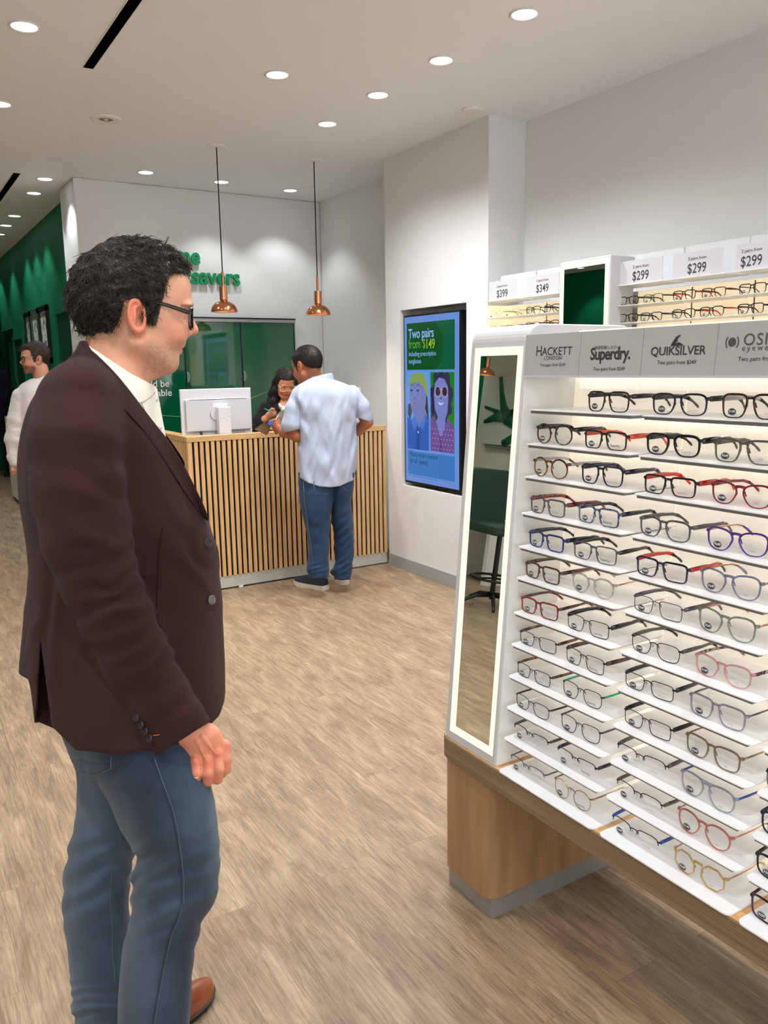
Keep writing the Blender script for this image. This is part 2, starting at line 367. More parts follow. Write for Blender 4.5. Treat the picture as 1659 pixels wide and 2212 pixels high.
MB().box(1.49, 3.232, YB-.042, YB-.002, 1.905, 1.93).box(3.224, 3.232, YB-.036, YB-.001, .1, 1.905).build('top_rail', M_rail, t)
rebase(t)
# thin pale arc printed across the glass
arc = MB(); pts = []
for k in range(41):
    u = k/40; x = 1.55+u*(3.1-1.55); z = 1.12+.30*max(0, (x-2.25))**1.25-.0+.16*max(0, 2.2-x)**1.3
    pts.append((x, YB-.0315, z))
arc.tube(pts, .0022, 6).build('printed_arc', mat('pale_green_line', (130, 190, 120), .4), t); rebase(t)
M_let = mat('green_letters', (4, 140, 84), .35)
tw = thing('wall_lettering', 'raised bright green welcome lettering on the white wall behind the man', 'lettering', (2.3, YB, 2.1))
def letters(s, xr, z, size, bold, m, parent, depth=.012, y=YB, name='letters'):
    me = text_mesh(s, size, bold, depth, align='RIGHT', spacing=1.02, xs=.87)
    return place_text(me, m, (xr, y-depth-.006, z), (1, 0, 0), (0, 0, 1), parent, name, 0)
letters('Welcome', 2.392, 2.368, .19, .022, M_let, tw)
letters('Specsavers', 2.735, 2.212, .19, .022, M_let, tw); rebase(tw)
tg = thing('glass_lettering', 'small white words on the green glass under the chin of the man', 'lettering', (2.0, YB-.03, 1.35))
M_wt = mat('white_vinyl', (235, 240, 236), .5)
for s, xr, z in (('should be', 2.067, 1.375), ('comfortable', 2.085, 1.30)):
    place_text(text_mesh(s, .078, .006, .0005, align='RIGHT'), M_wt, (xr, YB-.0312, z), (1, 0, 0), (0, 0, 1), tg, 'words', .0008)
rebase(tg)
# ---------------------------------------------------------------- reception counter
CX0, CX1, CY, CH = 1.704, 3.243, 5.241, 1.072
t = thing('reception_counter', 'oak slatted reception counter with a dark gap between slats and a grey plinth', 'counter', (2.47, CY, 0))
s = MB(); x = CX0+.048; k = 0
while x+.024 < CX1:
    s.box(x, x+.0245, CY, CY+.016, .093, 1.036); x += .0386
s.build('front_slats', M_oak, t, bevel=.0015, seg=1)
s = MB(); y = CY+.048
while y+.0245 < 6.02:
    s.box(CX0, CX0+.016, y, y+.0245, .093, 1.036); y += .0386
s.build('side_slats', M_oak, t, bevel=.0015, seg=1)
MB().box(CX0, CX0+.033, CY, CY+.033, .093, 1.036).build('corner_post', M_oak, t, bevel=.0015, seg=1)
MB().box(CX0+.012, CX1, CY+.012, CY+.03, .095, 1.034).box(CX0+.012, CX0+.03, CY+.03, 6.03, .095, 1.034).build('dark_backing', M_dark, t)
MB().box(CX0+.02, CX1, CY+.008, CY+.03, .012, .093).box(CX0+.02, CX0+.04, CY+.03, 6.03, .012, .093).build('plinth', M_plinth, t)
for xx in (2.02, 2.9): MB().box(xx, xx+.03, CY+.005, CY+.03, 0, .016).build('foot', M_white, t)
MB().prism([(CX0-.004, CY-.004), (CX1, CY-.004), (CX1, CY+.085), (CX0+.085, CY+.085), (CX0+.085, 6.04), (CX0-.004, 6.04)], 1.036, CH).build('top_ledge', M_oakx, t, bevel=.0015, seg=1)
MB().box(CX0+.03, CX1, CY+.03, CY+.72, .72, .745).box(CX0+.03, CX0+.72, CY+.72, 6.03, .72, .745).build('desk_top', M_white, t, bevel=.002)
rebase(t)
# monitors seen from behind
M_mon = mat('light_grey_monitor', (214, 214, 218), .35); M_mon2 = mat('monitor_back_shell', (204, 204, 209), .4)
def monitor(cx, cy, z0, z1, w_, lab, rz=0):
    t = thing('monitor', lab, 'monitor', (cx, cy, .745), 'desk monitors'); t.rotation_euler = (0, 0, rz)
    a, b_ = -w_/2, w_/2; zo = z0-.745; zt = z1-.745
    MB().box(a, b_, 0, .022, zo, zt).build('screen_case', M_mon, t, bevel=.004)
    sh = MB().box(a+.024, b_-.016, -.016, .001, zo+.045, zt-.067).build('back_shell', M_mon2, t, bevel=.007, seg=3)
    MB().box(a+.055, b_-.04, -.0165, -.0155, zt-.074, zt-.070).build('vent_line', mat('vent_dark', (70, 70, 90), .8), sh)
    MB().box(a+.026, a+.028, -.0165, -.0155, zo+.06, zt-.085).build('vent_line', mat('vent_dark', (70, 70, 90), .8), sh)
    ax = w_*.03
    q = MB(); q.box(ax-.055, ax+.055, -.020, -.0155, zt-.215, zt-.10); q.build('mount_plate', M_mon, t, bevel=.001, seg=1)
    MB().prism([(ax-.02+.052*math.cos(k*math.pi/18), zt-.165+.052*math.sin(k*math.pi/18)) for k in range(36)], -.026, -.019, 'y').build('mount_disc', M_mon2, t)
    st = MB().box(ax-.033, ax+.055, -.075, -.02, .014, zt-.125).build('stand_column', M_mon, t, bevel=.004)
    lp = MB(); pts = []
    for k in range(49):
        u = 2*math.pi*k/48; r_ = .017
        pts.append((ax+.018+1.35*r_*math.cos(u)/(1+math.sin(u)**2)*1.05, -.0765, zt-.205+1.35*r_*math.sin(u)*math.cos(u)/(1+math.sin(u)**2)*1.6+.45*(1.35*r_*math.cos(u)/(1+math.sin(u)**2))))
    lp.tube(pts, .0013, 5, False).build('loop_emblem', M_white, st)
    MB().prism([(ax+.14*math.cos(k*math.pi/18), .03+.10*math.sin(k*math.pi/18)) for k in range(36)], 0, .014).build('stand_base', M_mon, t, bevel=.003)
    lb = MB().box(ax+.058, b_-.055, -.003, .0005, zo+.006, zo+.04).build('label_plate', mat('label_grey', (186, 186, 190), .5), t)
    m_ = MB()
    for r_ in range(3):
        xx = ax+.063
        while xx < b_-.065: m_.box(xx, xx+.006, -.0036, -.0029, zo+.011+r_*.010, zo+.015+r_*.010); xx += .012
    m_.build('label_marks', mat('vent_dark', (70, 70, 90), .8), lb)
    MB().tube([(a+.13, -.004, zo+.042), (a+.13, -.02, zo+.02), (a+.14, -.03, zo-.06), (a+.15, -.02, -.0+.02)], .006, 8).build('power_cable', M_black, t)
    return t
monitor(1.988, 5.42, 1.045, 1.378, .508, 'pale grey monitor seen from behind on the left of the reception counter')
monitor(2.885, 5.42, 1.045, 1.355, .508, 'pale grey monitor half hidden behind the man in the pale shirt')

# ---------------------------------------------------------------- advertising screen in the niche
t = thing('wall_screen_display', 'tall bright blue advertising screen hanging in the wall niche', 'screen', (XT+.05, 4.62, .9))
SX = XT+.012
MB().box(SX, SX+.07, 4.318, 4.998, .668, 1.862).build('screen_case', mat('gloss_black', (14, 14, 18), .2), t, bevel=.003)
def scr(name, col, es=.85):
    return mat(name, (0, 0, 0), .25, emit=col, es=es)
def sq(y0, y1, z0, z1, m, name, lay, parent):
    return MB().box(SX-.0006*lay-.0003, SX-.0006*(lay-1)-.0003, y0, y1, z0, z1).build(name, m, parent)
pan = sq(4.336, 4.985, .684, 1.850, scr('scr_blue', (106, 148, 224)), 'lit_picture', 1, t)
def poly(pts, m, name, lay):
    return MB().prism([(p[0], p[1]) for p in pts], SX-.0006*lay-.0003, SX-.0006*(lay-1)-.0003, 'x').build(name, m, pan)
S = lambda y, z: (y, z)
sq(4.384, 4.953, 1.483, 1.806, scr('scr_green', (0, 92, 58)), 'green_block', 2, pan)
poly([(4.62+.19*math.cos(math.pi*k/30), 1.69+.30*math.sin(math.pi*k/30)*(1 if 1 else 1)) for k in range(0)] or
     [(4.953, 1.484), (4.953, 1.805)]+[(4.55+(-.045)+.10*math.cos(a)*-1, 1.72+.0*a) for a in ()]+[(4.60, 1.805)]+[(4.505+.13*(1-math.cos(a)), 1.70+.0-.22*math.sin(a)) for a in [0, .3, .6, .9, 1.2, 1.45]]+[(4.66, 1.484)], scr('scr_green2', (0, 78, 30)), 'dark_circle', 3)
for s_, m_, sz, z, y_, bo in (('Two pairs', scr('scr_paleblue', (150, 186, 250)), .092, 1.703, 4.932, .022), ('from $', scr('scr_lime', (110, 170, 50)), .092, 1.632, 4.932, .0), ('149', scr('scr_lime2', (150, 190, 40)), .092, 1.627, 4.722, .022),
                               ('including prescription', scr('scr_paleblue', (150, 186, 250)), .047, 1.578, 4.932, .004), ('sunglasses', scr('scr_paleblue', (150, 186, 250)), .047, 1.528, 4.932, .004),
                               ("That's expert eyecare", scr('scr_teal', (0, 70, 80)), .047, .868, 4.925, .003), ('for all', scr('scr_teal', (0, 70, 80)), .047, .822, 4.925, .003), ('(twice)', scr('scr_teal', (0, 70, 80)), .047, .818, 4.812, .016),
                               ('Offer available on selected frames and standard lenses only, see in store for details and conditions of both pairs', scr('scr_teal2', (30, 60, 110)), .0098, .722, 4.948, .0)):
    if s_.startswith("That"): sq(4.384, 4.953, .735, .905, scr('scr_sky', (52, 124, 200)), 'sky_block', 2, pan)
    place_text(text_mesh(s_, sz, bo*.7, 0, align='LEFT', spacing=.96, xs=.87), m_, (SX-.0025, y_, z), (0, -1, 0), (0, 0, 1), pan, 'words', 0)
# left portrait: person with yellow beanie, clear glasses and denim jacket
ya, yb = 4.683, 4.955
sq(ya, yb, .919, 1.467, scr('scr_bg1', (98, 160, 232)), 'portrait_ground', 2, pan)
def ell(cy, cz, ry, rz, n=28, a0=0, a1=360): return [(cy+ry*math.cos(math.radians(a0+(a1-a0)*k/n)), cz+rz*math.sin(math.radians(a0+(a1-a0)*k/n))) for k in range(n+(1 if a1-a0 < 360 else 0))]
poly([(4.684, 1.10), (4.70, 1.29), (4.72, 1.33), (4.76, 1.33), (4.76, 1.12)], scr('scr_hair1', (30, 32, 52)), 'hair', 3)
poly([(4.90, 1.25), (4.945, 1.24), (4.95, 1.17), (4.92, 1.13), (4.90, 1.18)], scr('scr_hair2', (50, 70, 84)), 'hair', 3)
poly([(4.73, 1.06), (4.70, 1.16), (4.73, 1.22), (4.715, 1.27), (4.72, 1.33), (4.735, 1.40), (4.80, 1.44), (4.88, 1.42), (4.925, 1.36), (4.927, 1.29), (4.91, 1.22), (4.87, 1.165), (4.845, 1.13), (4.86, 1.06)], scr('scr_skin1', (110, 122, 186)), 'face', 4)
poly([(4.702, 1.29), (4.70, 1.36), (4.72, 1.42), (4.76, 1.458), (4.83, 1.466), (4.89, 1.45), (4.925, 1.405), (4.935, 1.36), (4.88, 1.395), (4.80, 1.395), (4.74, 1.36)], scr('scr_beanie', (138, 162, 84)), 'beanie', 5)
poly([(4.684, .92), (4.684, 1.14), (4.72, 1.17), (4.74, 1.12), (4.80, 1.08), (4.88, 1.12), (4.955, 1.15), (4.955, .92)], scr('scr_denim', (30, 92, 190)), 'denim_jacket', 5)
poly([(4.80, .92), (4.795, 1.06), (4.83, 1.10), (4.85, .92)], scr('scr_denim2', (18, 70, 160)), 'jacket_placket', 6)
poly([(4.75, 1.06), (4.72, 1.14), (4.735, 1.17), (4.80, 1.10)], scr('scr_denim3', (60, 120, 205)), 'jacket_collar', 6)
poly([(4.87, 1.05), (4.90, 1.12), (4.87, 1.16), (4.81, 1.10)], scr('scr_denim3', (60, 120, 205)), 'jacket_collar', 6)
poly(ell(4.815, 1.045, .008, .009), scr('scr_white', (190, 210, 250)), 'button', 7)
ln = scr('scr_line', (40, 46, 92))
for cy in (4.815, 4.895):
    rg = MB(); rg.ring([(SX-.0034, a, b_) for a, b_ in ell(cy, 1.325, .031, .038)], .003, .0005, (1, 0, 0)); rg.build('glasses_outline', scr('scr_glass', (140, 160, 220)), pan)
    poly(ell(cy+.004, 1.338, .016, .008, 16), ln, 'eye', 5)
    poly([(cy-.024, 1.368), (cy, 1.378), (cy+.024, 1.366), (cy, 1.384)], ln, 'brow', 5)
poly([(4.855, 1.285), (4.872, 1.283), (4.866, 1.291)], ln, 'nose', 5)
poly([(4.83, 1.248), (4.85, 1.255), (4.885, 1.244), (4.86, 1.238)], scr('scr_lip', (160, 84, 140)), 'mouth', 5)
# right portrait: person with curly hair, sunglasses and dotted blouse
ya, yb = 4.389, 4.663
sq(ya, yb, .925, 1.466, scr('scr_bg2', (4, 130, 10)), 'portrait_ground', 2, pan)
rnd = random.Random(4)
hp = []
for k in range(46):
    a = 2*math.pi*k/46; rr = 1+.08*math.sin(9*a)+.05*rnd.uniform(-1, 1); cy, cz = 4.535, 1.30
    hp.append((min(4.663, max(4.39, cy+.125*rr*math.cos(a))), min(1.465, cz+.185*rr*math.sin(a))))
poly(hp, scr('scr_hair3', (44, 46, 78)), 'curly_hair', 3)
poly([(4.62, 1.12), (4.66, 1.15), (4.663, 1.36), (4.62, 1.36)], scr('scr_hair3', (44, 46, 78)), 'curly_hair', 3)
poly([(4.49, 1.02), (4.49, 1.15), (4.465, 1.20), (4.455, 1.29), (4.46, 1.37), (4.50, 1.42), (4.56, 1.43), (4.61, 1.39), (4.622, 1.31), (4.61, 1.22), (4.575, 1.16), (4.60, 1.13), (4.58, 1.02)], scr('scr_skin2', (118, 130, 204)), 'face', 4)
poly([(4.389, .925), (4.389, 1.10), (4.45, 1.16), (4.48, 1.13), (4.54, 1.02), (4.59, 1.12), (4.63, 1.17), (4.663, 1.14), (4.663, .925)], scr('scr_blouse', (108, 78, 150)), 'blouse', 5)
poly([(4.545, .925), (4.548, 1.03), (4.541, 1.03), (4.535, .925)], ln, 'blouse_opening', 6)
for r_ in range(5):
    for c_ in range(8):
        yy, zz = 4.402+c_*.034+(r_ % 2)*.017, .945+r_*.034
        if yy < 4.655: poly(ell(yy, zz, .0035, .0035, 8), scr('scr_white', (190, 210, 250)), 'dot', 6)
dkl = scr('scr_lens', (40, 28, 44))
for cy in (4.495, 4.573):
    poly(ell(cy, 1.335, .036, .038), scr('scr_frame', (176, 150, 190)), 'sunglasses_rim', 5); poly(ell(cy, 1.336, .028, .031), dkl, 'dark_lens', 6)
poly([(4.515, 1.345), (4.553, 1.345), (4.553, 1.352), (4.515, 1.352)], scr('scr_frame', (176, 150, 190)), 'sunglasses_bridge', 6)
poly([(4.505, 1.262), (4.53, 1.244), (4.56, 1.246), (4.575, 1.268), (4.54, 1.258)], scr('scr_white', (190, 210, 250)), 'smile', 5)
poly([(4.53, 1.285), (4.552, 1.285), (4.546, 1.295), (4.535, 1.295)], ln, 'nose', 5)
rebase(t)

# ---------------------------------------------------------------- the glasses stand (gondola)
M_frame = mat('stand_grey_white', (204, 203, 204), .45)
M_inner = mat('stand_inner_white', (238, 236, 230), .5)
M_glow = mat('backlit_panel', (240, 236, 226), .5, emit=(255, 240, 214), es=.43)
M_led = mat('mirror_light_border', (90, 94, 86), .4, emit=(250, 253, 232), es=.98)
M_mir = mat('mirror_silver', (232, 236, 228), .0, metal=1)
M_tray = mat('white_tray', (246, 246, 248), .28)
M_trayu = mat('tray_lip_grey', (138, 135, 134), .6)
GA = .081
def gx_(z, off=0): return 1.267+GA*(z-.47)+off
YC0, YC1 = 1.534, 1.752; XM = 1.545
def mx(x): return 2*XM-x
g = thing('glasses_display_stand', 'lit white freestanding glasses display stand on a light oak base, in the right foreground', 'display stand', (XM, .95, 0))
# oak top with rounded far corners, the laminate front with fine horizontal lines
ex, r_ = 1.262, .05
def rr_rect(x0, x1, y0, y1, r, seg=8, corners=(1, 1, 1, 1)):
    pts = []
    for (cx, cy, a0, c) in ((x1-r, y1-r, 0, corners[0]), (x0+r, y1-r, 90, corners[1]), (x0+r, y0+r, 180, corners[2]), (x1-r, y0+r, 270, corners[3])):
        if c: pts += [(cx+r*math.cos(math.radians(a0+90*k/seg)), cy+r*math.sin(math.radians(a0+90*k/seg))) for k in range(seg+1)]
        else: pts.append((cx+r*(1 if a0 in (0, 270) else -1), cy+r*(1 if a0 in (0, 90) else -1)))
    return pts
M_edge = mat('grey_brown_linear_edge', (142, 112, 82), .5); noise_col(M_edge, (104, 84, 62), (150, 126, 98), 6, (.15, .15, 60), 3, .3, .7)
GY0 = -.12
MB().prism(rr_rect(ex, mx(ex), GY0, 1.785, .05), .411, .4705).build('base_top_edge', M_edge, g, bevel=.002, seg=1)
MB().prism(rr_rect(ex+.003, mx(ex+.003), GY0+.003, 1.782, .048), .4703, .472).build('base_top', M_top, g)
for (a, b_) in ((1.558, 1.775), (GY0+.04, GY0+.26)):
    MB().prism(rr_rect(1.273, mx(1.273), a, b_, .035), .062, .410).build('pedestal', M_ped, g, bevel=.002, seg=1)
    MB().box(1.288, mx(1.288), a+.008, b_-.012, 0, .062).build('pedestal_plinth', mat('satin_steel', (168, 166, 160), .4, metal=.5), g)
# mirror columns: A-frame profile with rounded shoulders
def prof(inset=0, n=8):
    pts = [(gx_(.472)+inset, .472)]
    zt = 1.601-inset; x0 = gx_(1.55)+inset; r = .05
    for k in range(n+1):
        a = math.radians(180-85.4*k/n); pts.append((x0+r+r*math.cos(a)+.002, zt-r+r*math.sin(a)))
    return pts+[(mx(p[0]), p[1]) for p in pts[::-1]]
def column(ya, yb, light):
    MB().prism([(x_, z_) for x_, z_ in prof()], ya, yb, 'y').build('mirror_column', M_frame, g, bevel=.003, seg=2)
    if not light: return
    n = Vector((-1, 0, GA)).normalized(); up = Vector((GA, 0, 1)).normalized()
    def quad(y0, y1, z0, z1, lay, m, name, par=None):
        b = MB(); o = n*lay
        vs = [Vector((gx_(z), y, z))+o for y, z in ((y0, z0), (y1, z0), (y1, z1), (y0, z1))]
        ws = [v-n*(lay+.002) for v in vs]
        return b.add([tuple(v) for v in vs+ws], [(0, 1, 2, 3), (7, 6, 5, 4), (0, 4, 5, 1), (1, 5, 6, 2), (2, 6, 7, 3), (3, 7, 4, 0)]).build(name, m, par or g)
    q = quad(1.5445, 1.732, .496, 1.547, .0008, M_led, 'light_border')
    quad(1.5605, 1.705, .519, 1.526, .0016, M_mir, 'mirror', q)
column(YC0, YC1, True); column(GY0+.03, GY0+.25, False)
MB().prism([(1.535+.0035*math.cos(k), 1.585+.0035*math.sin(k)) for k in [math.pi*j/6 for j in range(12)]], YC0-.0008, YC0+.001, 'y').build('screw_cap', M_base, g)
# inner white lining on the side of the column and the leaning backlit wall panels
BX = .172
SECS = [1.534-.3465*k for k in range(5)]
for side in (1, -1):
    for k in range(4):
        y1, y0 = SECS[k]-.0008, SECS[k+1]+.0008
        pts = [(gx_(.473, BX), .473), (gx_(1.585, BX), 1.585), (gx_(1.585, BX)+.006, 1.585), (gx_(.473, BX)+.006, .473)]
        if side < 0: pts = [(mx(p[0]), p[1]) for p in pts]
        MB().prism(pts, y0, y1, 'y').build('backlit_panel', M_glow, g)
MB().prism([(gx_(.473, .004), .473), (gx_(1.47, .004), 1.47), (gx_(1.47, BX), 1.47), (gx_(.473, BX), .473)], YC0-.003, YC0-.0002, 'y').build('side_lining', M_inner, g)
# header with the maker names
HZ0, HZ1 = 1.4745, 1.5725
hd = MB().prism([(gx_(HZ0, -.004), HZ0), (gx_(HZ1, -.004), HZ1), (gx_(HZ1, .004), HZ1), (gx_(HZ0, .004), HZ0)], GY0+.28, 1.531, 'y').build('header_board', mat('header_grey', (176, 174, 172), .5), g)
MB().prism([(gx_(HZ0, -.008), HZ0-.003), (gx_(HZ0, -.008), HZ0+.001), (gx_(HZ0, .15), HZ0+.001), (gx_(HZ0, .15), HZ0-.003)], GY0+.28, 1.5305, 'y').build('header_lip', M_frame, g)
M_ink = mat('dark_ink', (52, 50, 52), .6); M_ink2 = mat('grey_ink', (78, 76, 78), .6)
HX = Vector((0, -1, 0)); HU = Vector((GA, 0, 1)).normalized()
def htext(s, y, z, size, m=None, bold=0, **k):
    return place_text(text_mesh(s, size, bold, 0, **k), m or M_ink, (gx_(z, -.0042), y, z), HX, HU, hd, 'header_words', .0005)
def hy(px): return onp('x', 1.345, px, 760)[1]
def hz(px, py): return onp('x', 1.345, px, py)[2]
for px in (1250.5, 1385, 1545): 
    MB().prism([(gx_(HZ0+.001, -.0046), HZ0+.001), (gx_(HZ1-.001, -.0046), HZ1-.001), (gx_(HZ1-.001, -.003), HZ1-.001), (gx_(HZ0+.001, -.003), HZ0+.001)], hy(px)-.0004, hy(px)+.0004, 'y').build('header_joint', mat('joint_grey', (150, 148, 146), .6), hd)
yh = hy(1193)
htext('H', hy(1162), hz(1193, 768), .0345, xs=.9); htext('ACKETT', hy(1200)-.0005, hz(1193, 767), .0265, xs=1.0)
htext('LONDON', hy(1193), hz(1193, 777), .0125, spacing=1.15); htext('Two pairs from $249', hy(1193), hz(1193, 791), .0098)
htext('Superdry.', hy(1316), hz(1316, 776), .0365, bold=.022, spacing=.92, xs=.88); htext('極度乾燥(しなさい)', hy(1309), hz(1309, 753.5), .0085)
htext('Two pairs from $249', hy(1316), hz(1316, 800), .0103)
htext('QUIKSILVER', hy(1461), hz(1461, 766.5), .024, bold=.008, spacing=.96, xs=1.06); htext('Two pairs from $249', hy(1461), hz(1461, 786.5), .0108)
# mountain-and-wave emblem
yc, zc = hy(1460), hz(1460, 746)
def emb(pts, m, lay): 
    return MB().add([tuple(Vector((gx_(zc+b, -.0042), yc-a, zc+b))+Vector((-1, 0, GA))*.0004*lay) for a, b in pts], [tuple(range(len(pts)))]).build('wave_emblem', m, hd)
emb([(-.0165, -.001), (-.013, .006), (-.006, .016), (.001, .020), (.006, .0195), (.003, .0165), (.000, .015), (-.001, .010), (.003, .006), (.0165, -.001)], M_ink, 1)
emb([(-.0035, .0045), (.0015, .0095), (.0028, .0085), (.004, .0105), (.0095, .0045), (.004, .006)], mat('header_grey', (176, 174, 172), .5), 2)
# osiris-like eye emblem and words
ye, ze = hy(1577.5), hz(1577.5, 739)
def disc(r, a0=0, a1=360, w_=None, ox=0):
    b = MB(); n_ = 28
    if w_ is None: pts = [(ye+ox-r*math.cos(2*math.pi*k/n_), ze+r*math.sin(2*math.pi*k/n_)) for k in range(n_)]
    else:
        A = [math.radians(a0+(a1-a0)*k/n_) for k in range(n_+1)]
        pts = [(ye-r*math.cos(a), ze+r*1.15*math.sin(a)) for a in A]+[(ye-(r-w_)*math.cos(a), ze+(r-w_)*1.15*math.sin(a)) for a in A[::-1]]
    return b.add([(gx_(z, -.0047), y, z) for y, z in pts], [tuple(range(len(pts)))]).build('eye_emblem', M_ink2, hd)
disc(.0082); disc(.0140, -42, 42, .0022); disc(.0140, 138, 222, .0022)
htext('OSIRIS', hy(1601), hz(1601, 746), .030, M_ink2, spacing=1.12, align='LEFT'); htext('eyewear', hy(1600), hz(1600, 758), .015, M_ink2, spacing=1.45, align='LEFT')
htext('Two pairs from $249', hy(1594), hz(1594, 780), .0112, align='LEFT')
# trays
ROWZ = [1.395, 1.312, 1.232, 1.142, 1.058, .979, .890, .808, .725, .642, .560, .4765]
ROWZ[11] = .4755
def tray(y1, z, base):
    fx = gx_(z); x1 = gx_(z, BX)-.0005; y0 = y1-.331; t_ = .0022
    if base: fx = 1.2585; x1 = gx_(z, BX)-.001; zz0, zz1 = .4722, z
    else: zz0, zz1 = z-t_, z
    pts = rr_rect(fx, x1, y0, y1, .014, 5, (0, 1, 1, 0))
    o = MB().prism(pts, zz0, zz1).build('tray' if not base else 'base_tray', M_tray, g)
    if not base:
        MB().box(fx+.006, x1, y0+.012, y1-.007, z-.0095, z-t_-.0001).build('tray_support', M_trayu, o, bevel=.001, seg=1)
for k in range(3):
    for i, z in enumerate(ROWZ): tray(1.5135-.3465*k, z, i == 11)
rebase(g)
# the strip of light inside the header; added fill lamps under the trays brighten them
def strip(name, loc, sx, sy, rot, en, col=(1, .93, .82)):
    ld = bpy.data.lights.new(name, 'AREA'); ld.shape = 'RECTANGLE'; ld.size = sx; ld.size_y = sy; ld.energy = en; ld.color = col
    o = bpy.data.objects.new(name, ld); C.objects.link(o); o.location = loc; o.rotation_euler = rot; return o
strip('header_strip_light', (gx_(1.46, .06), .83, 1.468), .03, 1.35, (0, math.radians(-8), 0), .12)

for z in ROWZ[:-1]: strip('tray_fill_light', (gx_(z, BX)-.012, SECS[0]-.53, z-.011), .008, 1.02, (0, math.radians(22), 0), .22)  # unseen fill lamps, added to brighten the tray tops
# ---------------------------------------------------------------- wall display with price cards
WX = 3.22; WP = .3345
M_wglow = mat('wall_backlit_panel', (238, 230, 208), .5, emit=(255, 232, 188), es=.58)
M_plate = mat('frosted_plate', (224, 227, 229), .35)
M_card = mat('price_card', (206, 205, 210), .5)
wd = thing('wall_glasses_display', 'backlit wall display with thin glass shelves, price cards and a lit mirror, behind the stand', 'display', (3.4, 2.6, 0))
MB().box(3.396, XR-.0005, .5, 4.028, .35, 1.868).build('display_body', M_frame, wd)
MB().box(3.247, 3.3875, 4.0215, 4.0275, .35, 1.866).build('glowing_side_panel', M_wglow, wd)  # side panel added in the glow material so the wall step looks lit
segs = [(4.026, 3.66), (3.66, 3.335), (2.985, 2.652), (2.652, 2.319), (2.319, 1.986), (1.986, 1.653)]
for (a, b_) in segs:
    MB().box(3.388, 3.3955, b_+.001, a-.001, .36, 1.866).build('backlit_panel', M_wglow, wd)
WZ = [1.888, 1.789, 1.704, 1.62]
M_gs = mat('thin_shelf', (226, 224, 222), .3)
shelf_y = [(4.024, 3.742), (3.708, 3.37), (3.005, 2.698), (2.666, 2.352), (2.322, 2.0), (1.985, 1.66)]
for (a, b_) in shelf_y:
    for i, z in enumerate(WZ):
        MB().box(WX, 3.388, b_, a, z-.004, z).build('shelf', M_gs, wd, bevel=.0008, seg=1)
# dark slot lines between sections
for y in (3.66, 2.652, 2.319):
    MB().box(3.3855, 3.3878, y-.0025, y+.0025, .4, 1.86).build('upright_slot', mat('slot_line', (90, 66, 70), .7), wd)
# frosted plates and price cards
for (a, b_) in ((4.02, 3.70), (3.69, 3.355), (2.995, 2.668), (2.66, 2.325), (2.317, 1.985)):
    pts = rr_rect(b_, a, 1.885, 2.043, .012, 4, (1, 1, 0, 0))
    MB().prism(pts, 3.335, 3.345, 'x').build('frosted_plate', M_plate, wd)
def card(a, b_, pr, small='2 pairs from', x=WX+.012):
    c = MB().box(x, x+.003, b_, a, 1.889, 2.001).build('price_card', M_card, wd, bevel=.0006, seg=1)
    w_ = a-b_; cy = (a+b_)/2
    place_text(text_mesh(pr, .062, .004, 0, xs=.82), M_ink, (x-.0003, cy, 1.905), (0, -1, 0), (0, 0, 1), c, 'price', .0005)
    place_text(text_mesh(small, .020, .001, 0), M_ink, (x-.0003, cy, 1.963), (0, -1, 0), (0, 0, 1), c, 'small_words', .0005)
card(4.005, 3.755, '$399'); card(3.665, 3.40, '$349'); card(2.968, 2.705, '$299'); card(2.645, 2.38, '$299'); card(2.312, 2.165, '$299'); card(2.155, 1.99, '$299')
# lit mirror box
mb_ = MB().box(3.165, 3.335, 2.968, 3.326, 1.2, 2.035).build('mirror_box', M_frame, wd, bevel=.004)
MB().box(3.1635, 3.166, 2.978, 3.316, 1.21, 2.022).build('light_border', M_led, mb_)
MB().box(3.1625, 3.1640, 3.003, 3.289, 1.235, 1.996).build('mirror', M_mir, mb_)
rebase(wd)
# ---------------------------------------------------------------- spectacles
def lens_mat():
    m = bpy.data.materials.new('clear_lens'); m.use_nodes = True; N = m.node_tree.nodes; L = m.node_tree.links
    N.remove(N['Principled BSDF']); t = N.new('ShaderNodeBsdfTransparent'); g_ = N.new('ShaderNodeBsdfGlossy'); mx = N.new('ShaderNodeMixShader')
    t.inputs[0].default_value = (.995, .995, .995, 1); g_.inputs['Roughness'].default_value = .02; mx.inputs[0].default_value = .035
    L.new(t.outputs[0], mx.inputs[1]); L.new(g_.outputs[0], mx.inputs[2]); L.new(mx.outputs[0], N['Material Output'].inputs[0]); return m
M_lens = lens_mat()
def fm(name, col, alpha=1, rough=.18, metal=0, tort=None, coat=.3):
    m = mat('frame_'+name, col, rough, metal=metal, alpha=alpha, coat=coat)
    if tort: noise_col(m, col, tort, 95, (1, 1, 1), 3, .45, .58)
    return m
